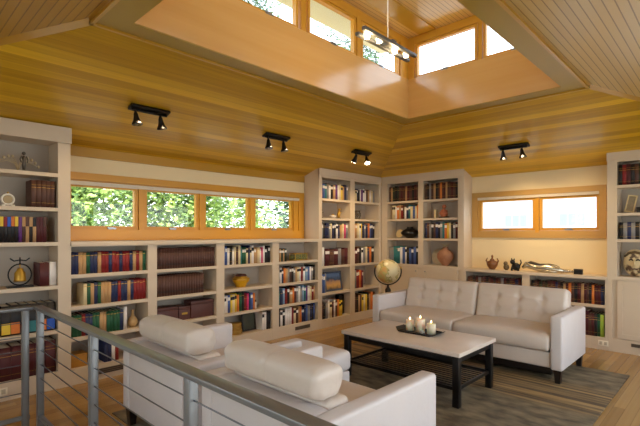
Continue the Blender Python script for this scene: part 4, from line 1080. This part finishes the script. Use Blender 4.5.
# ------------------------------------------------------------------ pendant
t = thing('pendant_light', 'slim metal pendant of two parallel bars with glowing bulbs hanging in the clerestory', 'pendant light', (3.05, 2.13, 3.04))
m = MB(); m.tube([(0,0,.03),(0,0,ZT-3.04-.02)], .005, 6); m.build('stem', mat('white cord', lin(236,228,214), .4), t)
m = MB(); m.lathe([(0,0),(.06,0),(.06,-.02),(.03,-.03),(0,-.03)], n=20, z=ZT-3.04-.002); m.build('ceiling_canopy', M_chrome, t)
M_pm = mat('satin nickel', lin(92,92,90), .4, metal=.5)
for y in (-.05, .05):
    m = MB(); s0 = -.02 if y < 0 else .02; m.rbox((s0, y, 0), (.375, .018, .014), .004, seg=2); m.build('bar', M_pm, t)
m = MB(); m.rbox((0,0,.012), (.03,.07,.014), .004); m.build('bridge', M_pm, t)
for k, x in enumerate((-.27, -.14, .12, .26)):
    m = MB(); m.lathe([(0,0),(.022,.0),(.026,.03),(.02,.055),(0,.06)], cx=x, cy=(-.012 if k % 2 else .012), z=-.025, n=14); m.build('bulb', M_pend, t)

# ------------------------------------------------------------------ outside
m = MB(); m.box(-30, 40, -30, 40, -3.3, -3.2); struct('ground', m, mat('pale bounce ground', lin(176,178,170), .9, var=.15, scale=2))  # unseen ground, made pale to bounce light onto soffit and ceiling
def leafmat(name, a, b_):
    m, nt, b = newmat(name); N, L = nt.nodes, nt.links
    oi = N.new('ShaderNodeTexCoord'); nz = N.new('ShaderNodeTexNoise'); nz.inputs['Scale'].default_value = 5; nz.inputs['Detail'].default_value = 3; L.new(oi.outputs['Object'], nz.inputs['Vector'])
    cr = N.new('ShaderNodeValToRGB'); e = cr.color_ramp.elements; e[0].position = .38; e[0].color = a; e[1].position = .62; e[1].color = b_
    L.new(nz.outputs['Fac'], cr.inputs[0]); L.new(cr.outputs[0], b.inputs['Base Color']); b.inputs['Roughness'].default_value = .5
    b.inputs['Transmission Weight'].default_value = 0; b.inputs['Subsurface Weight'].default_value = 0
    return m
M_leaf = leafmat('bright green leaves', lin(50,92,16), lin(200,226,120))
M_leaf2 = leafmat('mid green leaves', lin(40,72,34), lin(112,146,84))
M_bark = mat('bark', lin(96,78,60), .9, var=.3)
def tree(label, x, y, z0, h, r, n, mt, seed, leaf=.115, zlo=.25, name='leafy_tree'):
    t = thing(name, label, 'tree', (x, y, z0), 0, 'trees outside the windows')
    rr = random.Random(seed); m = MB()
    m.tube([(0,0,0),(rr.uniform(-.1,.1),0,h*.4),(0,0,h*.75)], [.12,.09,.05], 8)
    for k in range(7):
        a = rr.uniform(0, 6.28); z = h*rr.uniform(.3,.6); m.tube([(0,0,z),(r*.7*cos(a), r*.7*sin(a), z+h*.2)], [.04,.012], 5)
    m.build('trunk', M_bark, t)
    m = MB()
    cl = [(rr.gauss(0,.5)*r, rr.gauss(0,.5)*r, h*rr.uniform(zlo, 1)) for _ in range(26)]
    for k in range(n):
        c = rr.choice(cl); p = Vector((c[0]+rr.gauss(0,.22)*r, c[1]+rr.gauss(0,.22)*r, c[2]+rr.gauss(0,.09)*h))
        d = Vector((rr.gauss(0,1), rr.gauss(0,1), rr.gauss(0,.6))).normalized(); s_ = d.orthogonal().normalized(); l = leaf*rr.uniform(.7,1.5)
        v = [m.bm.verts.new(q) for q in (p, p+d*l*.5+s_*l*.25, p+d*l, p+d*l*.5-s_*l*.25)]; m.face(v)
    o = m.build('foliage', mt, t)
    return t
tree('bright green tree outside the leftmost window', 2.25, 7.6, -3.2, 6.4, .8, 12000, M_leaf, 1, zlo=.62)
tree('bright green tree outside the second window from the left', 4.15, 7.9, -3.2, 6.3, .8, 10000, M_leaf, 2, zlo=.62)
tree('bright tree outside the third window from the left', 5.9, 8.4, -3.2, 6.3, .75, 3000, M_leaf, 5, zlo=.62)
tree('darker green tree outside the fourth window from the left', 8.0, 8.6, -3.2, 6.3, .7, 3600, M_leaf2, 8, zlo=.62)
tree('tall tree seen low in the left clerestory windows', 9.0, 11.6, -3.2, 12.4, 1.2, 7000, M_leaf2, 11, leaf=.14, zlo=.82)
tree('tall tree seen low in the middle clerestory windows', 11.8, 9.6, -3.2, 11.5, 1.2, 7000, M_leaf2, 12, leaf=.14, zlo=.82)
tree('green tree outside the windows behind the stair', -4.5, 3.0, -3.2, 6.4, 1.6, 5000, M_leaf, 13, leaf=.12)
# neighbouring house
t = thing('neighbor_house', 'pale house wall with two small windows seen faintly through the right-hand windows', 'house', (16, 5.4, -3.2))
m = MB(); m.box(0, 4, -9, 9, 0, 6.2); m.build('wall', M_out, t)
for y in (.27, -1.51):
    m = MB(); m.box(-.05, 0, y-.42, y+.42, 4.85, 5.35); f = m.build('window_frame', mat('white paint', lin(240,240,244), .6), t)
    for q in range(3):
        m = MB(); m.box(-.055, -.05, y-.38+q*.26, y-.15+q*.26, 4.9, 5.3); m.build('pane', mat('pale blue grey pane', lin(176,192,208), .5), f)
m = MB()
v = [m.bm.verts.new(p) for p in ((-.6,-9.5,6.1),(4.6,-9.5,6.1),(2,-9.5,7.2),(-.6,9.5,6.1),(4.6,9.5,6.1),(2,9.5,7.2))]
for q in ((0,1,2),(5,4,3),(0,2,5,3),(1,4,5,2),(0,3,4,1)): m.face([v[i] for i in q])
m.build('roof', mat('grey shingles', lin(130,128,126), .8), t)

# ------------------------------------------------------------------ light
w = bpy.data.worlds.new('sky'); SC.world = w; w.use_nodes = True
nt = w.node_tree; N, L = nt.nodes, nt.links; bg = N['Background']
tc = N.new('ShaderNodeTexCoord'); sp = N.new('ShaderNodeSeparateXYZ'); cr = N.new('ShaderNodeValToRGB')
L.new(tc.outputs['Generated'], sp.inputs[0]); L.new(sp.outputs[2], cr.inputs[0])
e = cr.color_ramp.elements; e[0].position = 0; e[0].color = (.92, .97, 1.0, 1); e[1].position = .9; e[1].color = (.58, .74, 1.0, 1)
L.new(cr.outputs[0], bg.inputs['Color']); bg.inputs['Strength'].default_value = 3.8
def light(kind, name, loc, energy, col, target=None, **kw):
    l = bpy.data.lights.new(name, kind); l.energy = energy; l.color = col
    for k, v in kw.items(): setattr(l, k, v)
    o = bpy.data.objects.new(name, l); C.objects.link(o); o.location = loc
    if target is not None: o.rotation_euler = (Vector(target)-Vector(loc)).to_track_quat('-Z', 'Y').to_euler()
    return o
light('SUN', 'sun', (0,0,10), 6.0, (1, .95, .86), target=(3.0, -1.5, 0), angle=radians(4)).rotation_euler = Vector((.25, .35, -.9)).to_track_quat('-Z', 'Y').to_euler()
warm = (1, .72, .40)
for loc, tg, en in (((1.75,3.95,2.48), (1.0,4.7,.9), 26), ((1.98,3.95,2.48), (2.4,4.6,.6), 26), ((3.33,3.95,2.48), (3.2,4.7,.8), 26), ((3.56,3.95,2.48), (4.0,4.7,.6), 26),
                    ((4.92,3.9,2.49), (5.2,4.6,1.2), 34), ((5.15,3.85,2.49), (6.1,4.2,1.0), 34), ((5.8,2.2,2.45), (6.65,2.3,1.1), 46), ((5.8,1.98,2.45), (6.6,1.5,1.1), 46)):
    light('SPOT', 'spot_lamp', loc, en, warm, target=tg, spot_size=radians(95), spot_blend=.8, shadow_soft_size=.04)
for x in (-.27, .12): light('POINT', 'pendant_lamp', (3.05+x, 2.13, 2.97), 4, warm, shadow_soft_size=.04)

# ------------------------------------------------------------------ camera
cam = bpy.data.cameras.new('camera'); co = bpy.data.objects.new('camera', cam); C.objects.link(co)
cam.sensor_width = 36; cam.lens = FPX/640*36; cam.clip_start = .05; cam.clip_end = 200
cam.shift_y = (233.5-213)/640
co.location = (0, 0, EYE)
co.rotation_euler = (pi/2, 0, -(pi/2-A43))
SC.camera = co
SC.view_settings.view_transform = 'Standard'; SC.view_settings.look = 'None'; SC.view_settings.gamma = 1; SC.view_settings.use_curve_mapping = False
SC.view_settings.exposure = 0.14
SC.cycles.use_denoising = True
SC.cycles.max_bounces = 10; SC.cycles.diffuse_bounces = 6; SC.cycles.glossy_bounces = 4; SC.cycles.transparent_max_bounces = 12
SC.cycles.sample_clamp_indirect = 8
